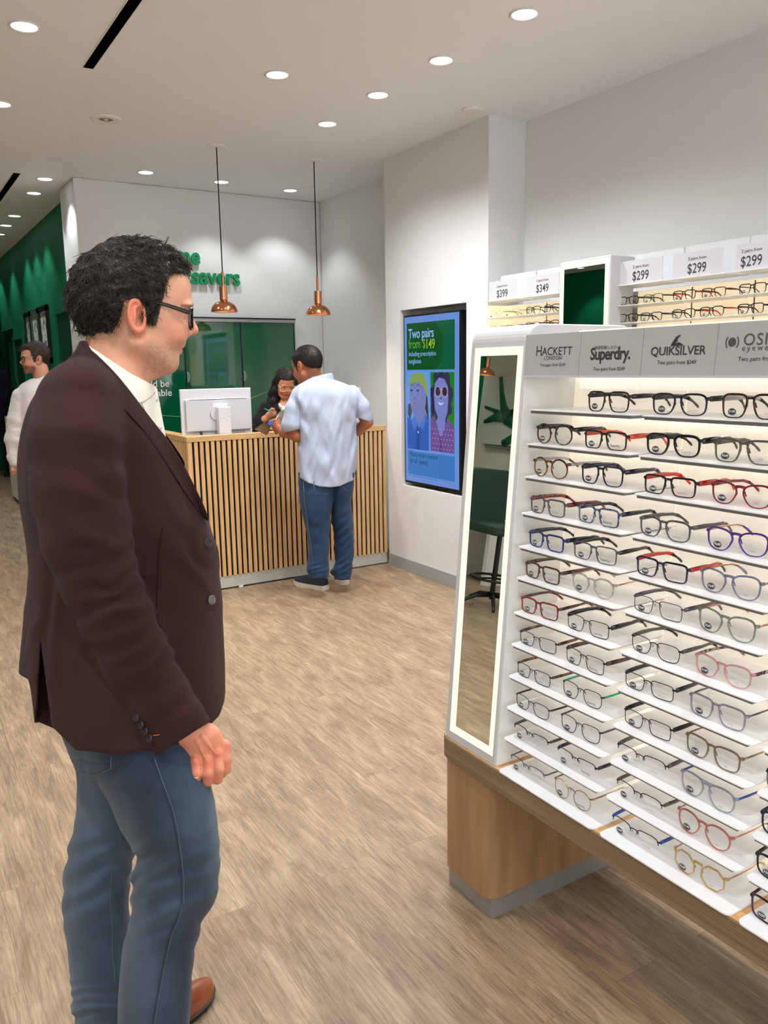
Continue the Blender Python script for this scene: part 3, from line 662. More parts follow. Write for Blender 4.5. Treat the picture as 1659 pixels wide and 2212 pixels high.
FM = dict(
    black=fm('black', (22, 20, 24)), blacktort=fm('blacktort', (24, 18, 20), tort=(74, 44, 26)), tort=fm('tortoise', (52, 28, 20), tort=(140, 84, 40)), navy=fm('navy', (24, 26, 58)), blue=fm('blue', (34, 40, 120)),
    gray=fm('gray', (92, 86, 92), .9), redtort=fm('redtort', (84, 20, 22), tort=(170, 58, 34)), marble=fm('bluemarble', (30, 34, 62), tort=(110, 124, 168)), brown=fm('brown', (64, 34, 26), tort=(96, 54, 36)),
    clear=fm('clear', (190, 178, 176), .55), metalblack=fm('metalblack', (18, 16, 24), metal=.2, rough=.35, coat=0), metalnavy=fm('metalnavy', (26, 28, 58), metal=.2, rough=.35, coat=0), metalgun=fm('gunmetal', (104, 100, 108), metal=.7, rough=.3, coat=0),
    metalbrown=fm('metalbrown', (48, 34, 36), metal=.2, rough=.35, coat=0), gold=fm('gold', (170, 136, 104), metal=.9, rough=.25, coat=0), olive=fm('olive', (96, 92, 78), .92), wine=fm('wine', (134, 22, 56), .92), purple=fm('purple', (92, 44, 148), .88),
    lilac=fm('lilac', (128, 126, 160), .72), green=fm('sage', (134, 146, 124), .72), pink=fm('pink', (226, 156, 160), .7), lilacg=fm('lilacgray', (150, 140, 162), .68), olivec=fm('oliveclear', (132, 112, 84), .8), grayc=fm('grayclear', (160, 166, 180), .7),
    rose=fm('rose', (206, 112, 114), .75), honey=fm('honey', (214, 166, 92), .75), orange=fm('orange', (238, 84, 44)), red=fm('red', (222, 36, 46)), teal=fm('teal', (90, 150, 170)), mint=fm('mint', (40, 190, 130)), royal=fm('royal', (52, 84, 176)),
    peach=fm('peach', (224, 160, 124), .8), copper=fm('coppermetal', (200, 150, 128), metal=.8, rough=.3, coat=0), yellow=fm('yellow', (200, 206, 90), .7), plumdark=fm('plumdark', (70, 24, 60)), tortp=fm('pinktort', (70, 44, 44), tort=(206, 164, 160)), pad=fm('nosepad', (210, 206, 200), .5))
M_stk = mat('sticker_black', (34, 32, 36), .5); M_stw = mat('sticker_white', (236, 236, 236), .5); M_print = mat('lens_print', (66, 62, 64), .6); M_print2 = mat('lens_print_faint', (150, 146, 142), .6)
PR_ME = {}
def tmesh(s, size, bold, m, **k):
    key = (s, size, bold, m.name)
    if key not in PR_ME: me = text_mesh(s, size, bold, 0, **k); me.materials.append(m); PR_ME[key] = me
    return PR_ME[key]
def outline(shape, a, b, n=44):
    pts = []
    ex, tp = dict(rect=(4.8, .03), soft=(3.2, .05), round=(2.05, .0), square=(3.8, .06), cat=(2.7, .10), panto=(2.2, .07), avi=(2.6, .10), hexa=(2.0, 0))[shape]
    for k in range(n):
        t = 2*math.pi*(k+.5)/n
        if shape == 'hexa':
            s_ = math.pi/4; tt = (t+s_/2) % s_-s_/2; r = math.cos(s_/2)/math.cos(tt)*1.04; x, z = a*r*math.cos(t), b*r*math.sin(t)
        else:
            c, s = math.cos(t), math.sin(t); x = a*math.copysign(abs(c)**(2/ex), c); z = b*math.copysign(abs(s)**(2/ex), s)
        x *= 1+tp*z/b
        if x < 0 and shape not in ('round', 'hexa'): x *= 1+(.05 if z > 0 else .22)*z/b
        if shape == 'cat': z += .10*b*(x/a) if z > 0 else 0
        pts.append((x, z))
    return pts
SPEC_CACHE = {}
def spectacles(spec):
    """builds a pair at the origin: x to the right seen from the front, y away (temples), z up, bottom rim at 0"""
    fr, shape, a, b, rim, tm, tip, price, brand, half = spec
    key = spec
    if key in SPEC_CACHE: return SPEC_CACHE[key]
    b *= 1.07; gap = .0160 if rim > .002 else .0180
    mt = FM[fr]; w_ = rim; d_ = .0034 if rim > .002 else .0016; zc = b+rim*.5+.0002; cx = a+gap/2
    parts = []
    fb = MB(); ol = outline(shape, a, b)
    curve = lambda x: .0045*(abs(x)/(2*a+gap/2))**2
    for s in (-1, 1):
        pts = [(s*cx+s*x, curve(cx+x), zc+z) for x, z in ol]
        if half:
            up = [p for p in pts if p[2] > zc-.10*b]; up.sort(key=lambda p: s*math.atan2(p[2]-zc, p[0]-s*cx) if True else 0)
            up = sorted([p for p in pts if p[2] > zc-.15*b], key=lambda p: -math.atan2(p[2]-zc+.16*b, s*(p[0]-s*cx)))
            fb.tube(up, rim*.62, 6)
        elif rim > .002:
            ws = [w_*(1.0+.28*max(0, z/b)-.28*max(0, -z/b)) for x, z in ol]
            fb.ring(pts, ws, d_, (0, 1, 0))
        else:
            fb.tube(pts+[pts[0]], rim*.55, 6, False)
    zb = zc+b*(.66 if rim > .002 else .60)+.0005
    bx = gap/2+(.0014 if rim > .002 else .0022)
    if rim > .002:
        fb.tube([(-bx*.95, .0005, zb-.0006), (-bx*.5, 0, zb+.0006), (0, 0, zb+.0010), (bx*.5, 0, zb+.0006), (bx*.95, .0005, zb-.0006)], [.0030, .0025, .0023, .0025, .0030], 8, flat=(1.15, .7), up=(0, 0, 1))
        for s in (-1, 1): fb.tube([(s*(gap/2+.0014), .001, zb-.008), (s*(gap/2+.0006), .004, zb-.012), (s*(gap/2+.0024), .0045, zb-.017)], .0013, 6)
    else:
        fb.tube([(-bx, .0005, zb-.002), (-bx*.5, 0, zb+.0010), (0, 0, zb+.0015), (bx*.5, 0, zb+.0010), (bx, .0005, zb-.002)], .0011, 6)
        for s in (-1, 1): fb.tube([(s*(gap/2+.001), .0008, zb-.006), (s*(gap/2), .004, zb-.004), (s*(gap/2-.0008), .006, zb-.008)], .0005, 5)
    if shape == 'avi': fb.tube([(-a*1.2, .001, zc+b*.98), (-gap/2, 0, zc+b*.93), (gap/2, 0, zc+b*.93), (a*1.2, .001, zc+b*.98)], .0016, 6)
    ox = 2*a+gap/2+(.0022 if rim > .002 else .001); zo = zc+b*.58
    ye_ = curve(ox)
    for s in (-1, 1):
        fb.tube([(s*(ox-.003), ye_-.0008, zo), (s*(ox+.0018), ye_+.0004, zo+.0004), (s*(ox+.0030), ye_+.005, zo+.0004)], .0028 if rim > .002 else .0016, 6, flat=(1.3, .8), up=(0, 0, 1))
    parts.append(('frame_front', fb, mt, rim > .002))
    for s in (-1, 1):
        lb = MB(); base = [(s*cx+s*x*.985, curve(cx+x)+.0003, zc+z*.985) for x, z in ol]
        lb.add(base+[(s*cx, curve(cx)-.0006, zc)], [(i, (i+1) % len(base), len(base)) for i in range(len(base))])
        parts.append(('lens', lb, M_lens, True))
    hx = ox+.0024; thick = tm[1]; tmat = FM[tm[0]]; tipm = FM[tip]
    for s in (-1, 1):
        y0 = ye_+.004
        p = [(s*hx, y0, zo), (s*(hx+.0015), y0+.03, zo+.0006), (s*(hx+.001), y0+.065, zo+.0006), (s*(hx-.003), y0+.092, zo-.0004), (s*(hx-.006), y0+.108, zo-.005)]
        q = [p[-1], (s*(hx-.0085), y0+.119, zo-.012), (s*(hx-.011), y0+.130, zo-.021), (s*(hx-.012), y0+.134, max(.004, zo-.025))]
        tb = MB().tube(p, [thick*f for f in (.62, .66, .55, .5, .55)], 8, flat=(1, .34 if thick > .003 else .8), up=(0, 0, 1))
        parts.append(('temple', tb, tmat, True, ('temple_tip', MB().tube(q, [max(.0021, thick*.52), .0028, .0034, .0028], 8, flat=(1, .5), up=(0, 1, 1)), tipm)))
    if rim <= .002:
        for s in (-1, 1):
            n_ = MB().add([], []); n_.tube([(s*(gap/2-.0014), .0062, zb-.0045), (s*(gap/2-.0012), .0066, zb-.0085), (s*(gap/2-.0004), .0062, zb-.012)], [.0014, .0022, .0014], 8, flat=(1, .5)); parts.append(('nose_pad', n_, FM['pad'], True))
    st = MB(); sx, sz = -cx+(-.10*a if 1 else 0), zc-b*.50
    oval = lambda rx, rz, y: [(sx+rx*math.cos(2*math.pi*k/26), y, sz+rz*math.sin(2*math.pi*k/26)) for k in range(26)]
    st.add(oval(.0092, .0070, -.0012), [tuple(range(26))]); parts.append(('price_sticker', st, M_stk, False, price))
    parts.append(('print', None, brand, None, (cx+.001, zc-b*.62)))
    SPEC_CACHE[key] = (parts, ox)
    return SPEC_CACHE[key]
MESH_CACHE = {}
def mesh_of(key, b, m, smooth):
    if key not in MESH_CACHE:
        o = b.build(key[-1], m, smooth=smooth); MESH_CACHE[key] = o.data; bpy.data.objects.remove(o)
    return MESH_CACHE[key]
def put(name, me, parent, M=None):
    o = bpy.data.objects.new(name, me); C.objects.link(o); o.parent = parent
    if M is not None: o.matrix_local = M
    return o
FR = Matrix(((1, 0, 0, 0), (0, 0, -1, 0), (0, 1, 0, 0), (0, 0, 0, 1)))   # text plane facing -y
def put_specs(spec, loc, rz, label, group, detail=True):
    parts, ox = spectacles(spec)
    r = tag(empty('eyeglasses', loc, rz), label, 'eyeglasses', group)
    for i, p in enumerate(parts):
        if p[0] == 'print':
            if not detail or not p[2]: continue
            nm, big = p[2]; me = tmesh(nm, .0078 if big else .0042, .01 if big else 0, M_print if big else M_print2, spacing=.95)
            M = FR.copy(); M.translation = (p[4][0], -.0016, p[4][1]); put('lens_print', me, r, M); continue
        if p[0] == 'price_sticker' and not detail:
            continue
        o = put(p[0], mesh_of((spec, i, p[0]), p[1], p[2], p[3]), r)
        if p[0] == 'temple': put('temple_tip', mesh_of((spec, i, 'temple_tip'), p[4][1], p[4][2], True), o)
        if p[0] == 'price_sticker':
            me = tmesh(p[4], .0066, .03, M_stw, xs=.95)
            b, a = spec[3]*1.07, spec[2]; zc = b+spec[4]*.5+.0002; cx = a+(.0160 if spec[4] > .002 else .0180)/2
            M = FR.copy(); M.translation = (-cx-.10*a, -.0016, zc-b*.50-.0017); put('price_print', me, o, M)
            if 'ring' not in MESH_CACHE:
                rg = MB(); rg.ring([((.0082)*math.cos(2*math.pi*k/26), 0, (.0060)*math.sin(2*math.pi*k/26)) for k in range(26)], .00035, .0002, (0, 1, 0)); oo = rg.build('ring', M_stw); MESH_CACHE['ring'] = oo.data; bpy.data.objects.remove(oo)
            put('sticker_ring', MESH_CACHE['ring'], o, Matrix.Translation((-cx-.10*a, -.0014, zc-b*.50)))
    return r
T = .0033; t_ = .0022; Mm = .0017
SD = ('Superdry.', 1); HK = ('HACKETT', 0); QS = ('QUIKSILVER', 0); OS = ('OSIRIS', 0); SO = ('SUPERDRY EYEWEAR', 0)
# frame, shape, half width, half height, rim, (temple, thickness), tip, price, print, half rim, words
S1L = [None, ('blacktort', 'round', .0245, .0215, T, ('black', .0085), 'blacktort', '$249', HK, 0, 'round black and tortoiseshell'), ('tort', 'round', .0245, .0210, T, ('clear', .006), 'tort', '$249', HK, 0, 'round brown tortoiseshell'),
       ('gray', 'rect', .0262, .0180, T, ('redtort', .0085), 'redtort', '$249', HK, 0, 'grey rectangular'), ('blue', 'rect', .0262, .0175, T, ('navy', .0085), 'navy', '$299', HK, 0, 'dark blue rectangular'),
       ('brown', 'rect', .0262, .0175, T, ('brown', .0075), 'brown', '$249', HK, 0, 'dark brown rectangular'), ('redtort', 'rect', .0262, .0178, T, ('brown', .0065), 'redtort', '$249', HK, 0, 'red tortoiseshell rectangular'),
       ('metalnavy', 'rect', .0258, .0155, Mm, ('tort', .0065), 'tort', '$299', HK, 0, 'thin navy metal'), ('metalblack', 'rect', .0255, .0155, Mm, ('tort', .0060), 'tort', '$299', HK, 0, 'thin dark metal'),
       ('metalbrown', 'soft', .0255, .0165, Mm, ('metalbrown', .0040), 'brown', '$299', HK, 0, 'thin brown metal'), ('metalblack', 'soft', .0258, .0165, Mm, ('olive', .0065), 'black', '$299', HK, 1, 'half rimmed black'),
       ('metalgun', 'soft', .0258, .0165, Mm, ('metalgun', .0034), 'gray', '$299', HK, 1, 'half rimmed gunmetal')]
S1R = [('blacktort', 'square', .0255, .0200, T, ('black', .008), 'black', '$249', SO, 0, 'black and tortoiseshell square'), ('black', 'rect', .0262, .0180, T, ('orange', .0085), 'orange', '$299', SD, 0, 'black with bright orange temples'),
       ('navy', 'square', .0262, .0200, T, ('navy', .0085), 'gray', '$249', SO, 0, 'navy square'), ('marble', 'rect', .0262, .0180, T, ('navy', .0080), 'black', '$299', SD, 0, 'blue marbled rectangular'),
       ('gray', 'rect', .0265, .0178, t_, ('black', .0080), 'black', '$299', SD, 0, 'slim dark grey rectangular'), ('clear', 'panto', .0255, .0205, T, ('copper', .0030), 'clear', '$299', SO, 0, 'clear grey rounded'),
       ('metalblack', 'rect', .0262, .0170, Mm, ('black', .0090), 'black', '$249', SD, 0, 'black metal'), ('metalblack', 'rect', .0260, .0172, Mm, ('brown', .0085), 'black', '$249', SD, 0, 'black metal with brown temples'),
       ('metalblack', 'soft', .0252, .0180, Mm, ('mint', .0045), 'black', '$299', SD, 0, 'dark metal with green temple stripes'), ('metalblack', 'soft', .0252, .0182, Mm, ('metalgun', .0040), 'black', '$299', SO, 0, 'dark soft square metal'),
       ('metalnavy', 'rect', .0258, .0170, Mm, ('navy', .0075), 'navy', '$299', SD, 1, 'half rimmed navy'), ('gold', 'round', .0245, .0215, Mm, ('gold', .0030), 'gold', '$299', SD, 0, 'thin gold round')]
S2L = [('navy', 'soft', .0275, .0195, T, ('black', .0085), 'gray', '$299', QS, 0, 'large navy and black'), ('black', 'soft', .0270, .0195, .0044, ('black', .0095), 'black', '$249', QS, 0, 'bold black'),
       ('black', 'rect', .0265, .0175, T, ('red', .0085), 'red', '$249', QS, 0, 'black with red temples'), ('gray', 'soft', .0275, .0190, T, ('gray', .0075), 'gray', '$299', QS, 0, 'grey shaded'),
       ('navy', 'rect', .0265, .0178, T, ('red', .0080), 'navy', '$299', QS, 0, 'navy with red temple roots'), ('metalgun', 'rect', .0262, .0165, Mm, ('metalgun', .0075), 'gray', '$299', QS, 0, 'gunmetal rectangular'),
       ('metalblack', 'soft', .0262, .0170, Mm, ('olive', .0075), 'black', '$299', QS, 0, 'black and grey metal'), ('metalblack', 'rect', .0260, .0160, Mm, ('black', .0085), 'black', '$299', QS, 0, 'slim black metal rectangular'),
       ('metalblack', 'rect', .0260, .0160, Mm, ('metalblack', .0085), 'red', '$249', QS, 0, 'black metal with red temple marks'), ('metalnavy', 'soft', .0262, .0175, Mm, ('gray', .0085), 'gray', '$299', QS, 1, 'half rimmed navy with grey temples'),
       ('metalbrown', 'soft', .0262, .0175, Mm, ('olive', .0075), 'black', '$299', QS, 1, 'half rimmed dark brown'), ('metalnavy', 'soft', .0262, .0170, Mm, ('royal', .0075), 'royal', '$299', QS, 1, 'half rimmed with bright blue temples')]
S2R = [('blacktort', 'square', .0262, .0205, T, ('clear', .0080), 'black', '$199', OS, 0, 'black and clear square'), ('olive', 'square', .0265, .0200, T, ('olive', .0080), 'gray', '$249', OS, 0, 'olive grey keyhole'),
       ('wine', 'cat', .0262, .0195, t_+.0006, ('wine', .0060), 'wine', '$199', OS, 0, 'wine red cat eye'), ('purple', 'cat', .0265, .0200, t_+.0008, ('copper', .0035), 'purple', '$249', OS, 0, 'purple cat eye'),
       ('lilac', 'cat', .0265, .0210, t_+.0008, ('gold', .0035), 'lilac', '$249', OS, 0, 'lilac blue clear cat eye'), ('green', 'cat', .0268, .0215, t_+.0006, ('copper', .0034), 'peach', '$249', OS, 0, 'sage and peach clear cat eye'),
       ('pink', 'cat', .0268, .0195, t_+.0006, ('tortp', .0060), 'tortp', '$199', OS, 0, 'pink with mottled temples'), ('lilacg', 'square', .0262, .0200, t_+.0006, ('metalgun', .0030), 'lilacg', '$249', OS, 0, 'lilac grey clear square'),
       ('olivec', 'soft', .0262, .0200, t_+.0008, ('gold', .0030), 'olivec', '$249', OS, 0, 'olive brown clear'), ('grayc', 'avi', .0268, .0215, t_+.0006, ('royal', .0045), 'grayc', '$199', OS, 0, 'grey clear with a blue brow bar'),
       ('rose', 'panto', .0262, .0215, t_+.0006, ('copper', .0032), 'rose', '$199', OS, 0, 'rose pink rounded'), ('honey', 'hexa', .0252, .0215, t_+.0004, ('copper', .0032), 'honey', '$249', OS, 0, 'honey coloured faceted')]
ORD = ['top', 'second', 'third', 'fourth', 'fifth', 'sixth', 'seventh', 'eighth', 'ninth', 'tenth', 'eleventh', 'lowest']
rg_ = random.Random(7)
COLS = [(S1L, 1.4465, 'left', 'left'), (S1R, 1.2850, 'right', 'left'), (S2L, 1.0990, 'left', 'middle'), (S2R, .9360, 'right', 'middle')]
for specs, yc_, side, sec in COLS:
    for i, s in enumerate(specs):
        if s is None: continue
        z = ROWZ[i]; x = gx_(z, .030)+rg_.uniform(-.003, .003)
        if i == 11: x = 1.297
        lab = '%s eyeglasses, %s pair, %s tray, %s section' % (s[10], side, ORD[i], sec)
        put_specs(s[:10], (x, yc_+rg_.uniform(-.003, .003), z+.0003), -math.pi/2+math.radians(rg_.uniform(-3, 3)), lab, 'eyeglasses on the stand trays')
for i, s, nm in ((11, ('plumdark', 'square', .0262, .0200, T, ('plumdark', .0070), 'black', '$299', OS, 0), 'plum'), (10, ('black', 'soft', .0262, .0190, T, ('black', .0080), 'black', '$299', OS, 0), 'dark'), (9, ('navy', 'soft', .0262, .0190, T, ('navy', .0080), 'navy', '$299', OS, 0), 'navy'), (8, ('metalblack', 'soft', .0262, .0180, Mm, ('black', .0080), 'black', '$299', OS, 0), 'black')):
    z = ROWZ[i]; put_specs(s, (gx_(z, .030) if i < 11 else 1.297, .757, z+.0003), -math.pi/2, '%s eyeglasses cut by the right edge of the photo on the %s tray' % (nm, ORD[i]), 'eyeglasses on the stand trays')
# pairs on the wall display
WS = [[('yellow', 'soft', .0262, .0185, Mm, ('yellow', .0045), 'yellow'), ('clear', 'soft', .0262, .0185, Mm, ('yellow', .0045), 'yellow'), ('black', 'soft', .0262, .0190, T, ('yellow', .0060), 'black'), ('navy', 'square', .0262, .0195, T, ('black', .0070), 'black'),
       ('black', 'soft', .0262, .0190, T, ('black', .0060), 'black'), ('blacktort', 'soft', .0262, .0190, t_, ('gray', .0060), 'black'), ('black', 'square', .0262, .0195, T, ('red', .0060), 'red'), ('brown', 'rect', .0262, .0185, T, ('brown', .0070), 'brown'), ('black', 'rect', .0270, .0190, T, ('metalgun', .0040), 'black'), ('black', 'rect', .0270, .0190, T, ('black', .0060), 'black')],
      [('clear', 'round', .0250, .0190, Mm, ('clear', .0040), 'clear'), ('clear', 'round', .0250, .0190, Mm, ('metalgun', .0040), 'clear'), ('plumdark', 'round', .0250, .0190, t_, ('black', .0050), 'black'), ('tort', 'square', .0262, .0190, T, ('tort', .0050), 'tort'),
       ('black', 'square', .0262, .0190, T, ('black', .0060), 'black'), ('navy', 'rect', .0262, .0180, T, ('blue', .0070), 'navy'), ('black', 'soft', .0262, .0195, T, ('black', .0060), 'black'), ('black', 'soft', .0275, .0200, T, ('red', .0060), 'red'), ('navy', 'rect', .0262, .0195, T, ('navy', .0060), 'navy'), ('brown', 'rect', .0262, .0195, T, ('brown', .0060), 'brown')]]
WN = ['first pair from the corner', 'second pair from the corner', 'third pair from the corner', 'pair just left of the mirror box', 'pair just right of the mirror box', 'second pair right of the mirror box', 'third pair right of the mirror box', 'fourth pair right of the mirror box', 'fifth pair right of the mirror box', 'sixth pair right of the mirror box']
COLN = dict(yellow='yellowish', clear='clear', black='black', navy='navy', blacktort='dark mottled', brown='brown', plumdark='plum', tort='tortoiseshell')
WY = [3.965, 3.812, 3.628, 3.477, 2.928, 2.776, 2.588, 2.436, 2.243, 2.085]
for r_, (row, z) in enumerate(zip(WS, WZ[1:3])):
    for k, s in enumerate(row):
        sp_ = s+('$399' if k < 4 else '$299', None, 1 if (r_ == 0 and k < 2) else 0)
        put_specs(sp_, (WX+.03, WY[k]+rg_.uniform(-.004, .004), z+.0004), -math.pi/2+math.radians(rg_.uniform(-4, 4)), '%s eyeglasses on the %s wall shelf, %s' % (COLN[s[0]], ('upper', 'lower')[r_], WN[k]), 'eyeglasses on the wall shelves', True)
# ---------------------------------------------------------------- organic surfaces (smooth unions, then surface nets)
_rs = np.random.RandomState(5); _LT = _rs.rand(32, 32, 32).astype(np.float32)
def vnoise(x, y, z):
    xi, yi, zi = np.floor(x), np.floor(y), np.floor(z); fx, fy, fz = x-xi, y-yi, z-zi
    fx, fy, fz = fx*fx*(3-2*fx), fy*fy*(3-2*fy), fz*fz*(3-2*fz)
    a, b, c = xi.astype(int) & 31, yi.astype(int) & 31, zi.astype(int) & 31; a1, b1, c1 = (a+1) & 31, (b+1) & 31, (c+1) & 31
    def l(u, v, t): return u+(v-u)*t
    return l(l(l(_LT[a, b, c], _LT[a1, b, c], fx), l(_LT[a, b1, c], _LT[a1, b1, c], fx), fy),
             l(l(_LT[a, b, c1], _LT[a1, b, c1], fx), l(_LT[a, b1, c1], _LT[a1, b1, c1], fx), fy), fz)-.5
def smin(a, b, k):
    h = np.clip(.5+.5*(b-a)/k, 0, 1); return b+(a-b)*h-k*h*(1-h)
def smax(a, b, k): return -smin(-a, -b, k)
def ELL(p, c, r):
    q = [(p[i]-c[i]) for i in range(3)]
    k0 = np.sqrt(sum((q[i]/r[i])**2 for i in range(3))); k1 = np.sqrt(sum((q[i]/r[i]**2)**2 for i in range(3)))+1e-6
    return k0*(k0-1)/k1
def CAP(p, a, b, ra, rb=None, zs=1.0):
    rb = ra if rb is None else rb
    a = np.array(a, float); b = np.array(b, float); d = b-a; L = float(d@d)+1e-9
    q = [p[i]-a[i] for i in range(3)]; h = np.clip((q[0]*d[0]+q[1]*d[1]+q[2]*d[2])/L, 0, 1)
    return np.sqrt((q[0]-d[0]*h)**2+(q[1]-d[1]*h)**2+((q[2]-d[2]*h)*zs)**2)-(ra+(rb-ra)*h)
def CHAIN(p, pts, k=None, zs=1.0):
    """pts: (x,y,z,r) ..."""
    out = None
    for a, b in zip(pts[:-1], pts[1:]):
        d = CAP(p, a[:3], b[:3], a[3], b[3], zs); out = d if out is None else (np.minimum(out, d) if not k else smin(out, d, k))
    return out
def dense(tab):
    """monotone cubic through the rows, sampled finely"""
    t = np.array(tab, float); x = t[:, 0]; h = np.diff(x); out = [np.linspace(x[0], x[-1], 400)]
    for k in range(1, t.shape[1]):
        y = t[:, k]; d = np.diff(y)/h; m = np.zeros(len(x)); m[0], m[-1] = d[0], d[-1]
        for i in range(1, len(x)-1):
            if d[i-1]*d[i] > 0: w1, w2 = 2*h[i]+h[i-1], h[i]+2*h[i-1]; m[i] = (w1+w2)/(w1/d[i-1]+w2/d[i])
        i = np.clip(np.searchsorted(x, out[0], side='right')-1, 0, len(h)-1); s = (out[0]-x[i])/h[i]
        out.append((2*s**3-3*s**2+1)*y[i]+(s**3-2*s**2+s)*h[i]*m[i]+(-2*s**3+3*s**2)*y[i+1]+(s**3-s**2)*h[i]*m[i+1])
    return np.stack(out, 1)
_DN = {}
def LOFT(p, tab, ex=2.2, shear=0.0, cx0=0):
    """tab rows: y, xleft, xright, zcentre, zhalf ; horizontal sections stacked along y"""
    key = tuple(map(tuple, tab))
    if key not in _DN: _DN[key] = dense(tab)
    t = _DN[key]; X, Y, Z = p
    xl = np.interp(Y, t[:, 0], t[:, 1]); xr = np.interp(Y, t[:, 0], t[:, 2]); zc = np.interp(Y, t[:, 0], t[:, 3]); b = np.interp(Y, t[:, 0], t[:, 4])
    a = (xr-xl)/2; c = (xr+xl)/2
    u = np.abs((X-c)/a); v = np.abs((Z-zc-shear*(X-cx0))/b)
    k = (u**ex+v**ex)**(1/ex); d = (k-1)*np.minimum(a, b)
    return np.maximum(d, np.maximum(t[0, 0]-Y, Y-t[-1, 0]))
def surf(f, lo, hi, step):
    n = [int(math.ceil((hi[i]-lo[i])/step))+1 for i in range(3)]
    ax = [lo[i]+step*np.arange(n[i]) for i in range(3)]
    F = np.empty(n, np.float32); ch = max(1, int(400000/(n[1]*n[2])))
    for i in range(0, n[0], ch):
        X, Y, Z = np.meshgrid(ax[0][i:i+ch], ax[1], ax[2], indexing='ij'); F[i:i+ch] = f((X, Y, Z))
    F[0] = F[-1] = 1; F[:, 0] = F[:, -1] = 1; F[:, :, 0] = F[:, :, -1] = 1
    S = F < 0; c = np.zeros([k-1 for k in n], np.int8)
    for i in (0, 1):
        for j in (0, 1):
            for k in (0, 1): c += S[i:n[0]-1+i, j:n[1]-1+j, k:n[2]-1+k]
    act = (c > 0) & (c < 8); I, J, K = np.nonzero(act); idx = -np.ones(act.shape, np.int64); idx[act] = np.arange(len(I))
    pos = np.zeros((len(I), 3)); cnt = np.zeros(len(I))
    for axis in range(3):
        o = [q for q in range(3) if q != axis]
        for u in (0, 1):
            for v in (0, 1):
                d0 = [0, 0, 0]; d0[o[0]] = u; d0[o[1]] = v; d1 = list(d0); d1[axis] = 1
                a = F[I+d0[0], J+d0[1], K+d0[2]]; b = F[I+d1[0], J+d1[1], K+d1[2]]; m = (a < 0) != (b < 0)
                t = a/np.where(a == b, 1, a-b); q = np.zeros((len(I), 3)); q[:] = d0; q[:, axis] = t
                pos += q*m[:, None]; cnt += m
    pos /= cnt[:, None]; V = np.stack([I, J, K], 1)+pos; V = np.array(lo)+V*step
    Q = []
    for axis in range(3):
        o = [(axis+1) % 3, (axis+2) % 3]; sl0 = [slice(None)]*3; sl1 = [slice(None)]*3; sl0[axis] = slice(0, -1); sl1[axis] = slice(1, None)
        ch_ = S[tuple(sl0)] != S[tuple(sl1)]; flip = S[tuple(sl0)]
        E = np.nonzero(ch_); e = np.stack(E, 1); ok = (e[:, o[0]] > 0) & (e[:, o[1]] > 0) & (e[:, o[0]] < n[o[0]]-1) & (e[:, o[1]] < n[o[1]]-1); e = e[ok]
        fl = flip[E][ok]
        def cell(du, dv): g_ = e.copy(); g_[:, o[0]] -= du; g_[:, o[1]] -= dv; return idx[g_[:, 0], g_[:, 1], g_[:, 2]]
        q = np.stack([cell(1, 1), cell(0, 1), cell(0, 0), cell(1, 0)], 1); q[~fl] = q[~fl][:, ::-1]; Q.append(q)
    return V, np.concatenate(Q)
def mesh_np(name, V, Q):
    me = bpy.data.meshes.new(name); me.vertices.add(len(V)); me.vertices.foreach_set('co', np.asarray(V, np.float32).ravel())
    k = Q.shape[1]; me.loops.add(len(Q)*k); me.loops.foreach_set('vertex_index', Q.astype(np.int32).ravel()); me.polygons.add(len(Q))
    me.polygons.foreach_set('loop_start', np.arange(len(Q), dtype=np.int32)*k); me.polygons.foreach_set('loop_total', np.full(len(Q), k, np.int32))
    me.polygons.foreach_set('use_smooth', np.ones(len(Q), bool)); me.update(calc_edges=True); me.validate(); return me
def to_world(V, D0):
    K = FPX/D0; return Pv(V, D0+V[:, 2]/K)
def vcol(me, col, name='Col'):
    at = me.color_attributes.new(name, 'FLOAT_COLOR', 'POINT'); at.data.foreach_set('color', np.asarray(col, np.float32).ravel())
def sculpt(name, f, lo, hi, step, D0, m, parent=None, colf=None, extra=None):
    V, Q = surf(f, lo, hi, step); W_ = to_world(V, D0)
    col = colf(V) if colf else None
    if extra:
        for V2, Q2, c2 in extra:
            Q = np.concatenate([Q, Q2+len(W_)]); W_ = np.concatenate([W_, to_world(V2, D0)])
            if col is not None: col = np.concatenate([col, c2(V2) if callable(c2) else np.tile(c2, (len(V2), 1))])
    me = mesh_np(name, W_, Q)
    if col is not None: vcol(me, col)
    return link(name, me, m, parent)
def pxtube(MBo, pts, r, D0, seg=8, **k):
    K = FPX/D0; w_ = [P(x, y, D0+z/K) for x, y, z in pts]
    rr = [q/K for q in r] if hasattr(r, '__len__') else r/K
    return MBo.tube(w_, rr, seg, **k)
from mathutils.bvhtree import BVHTree
def caster(o):
    me = o.data; b = BVHTree.FromPolygons([v.co for v in me.vertices], [tuple(p.vertices) for p in me.polygons])
    def hit(x, y, lift=.001):
        d = _F*FPX + _R*(x-829.5) - _U*(y-1106); d = Vector(d/np.linalg.norm(d)); q = b.ray_cast(Vector(CAM), d)
        return None if q[0] is None else q[0]-d*lift
    return hit
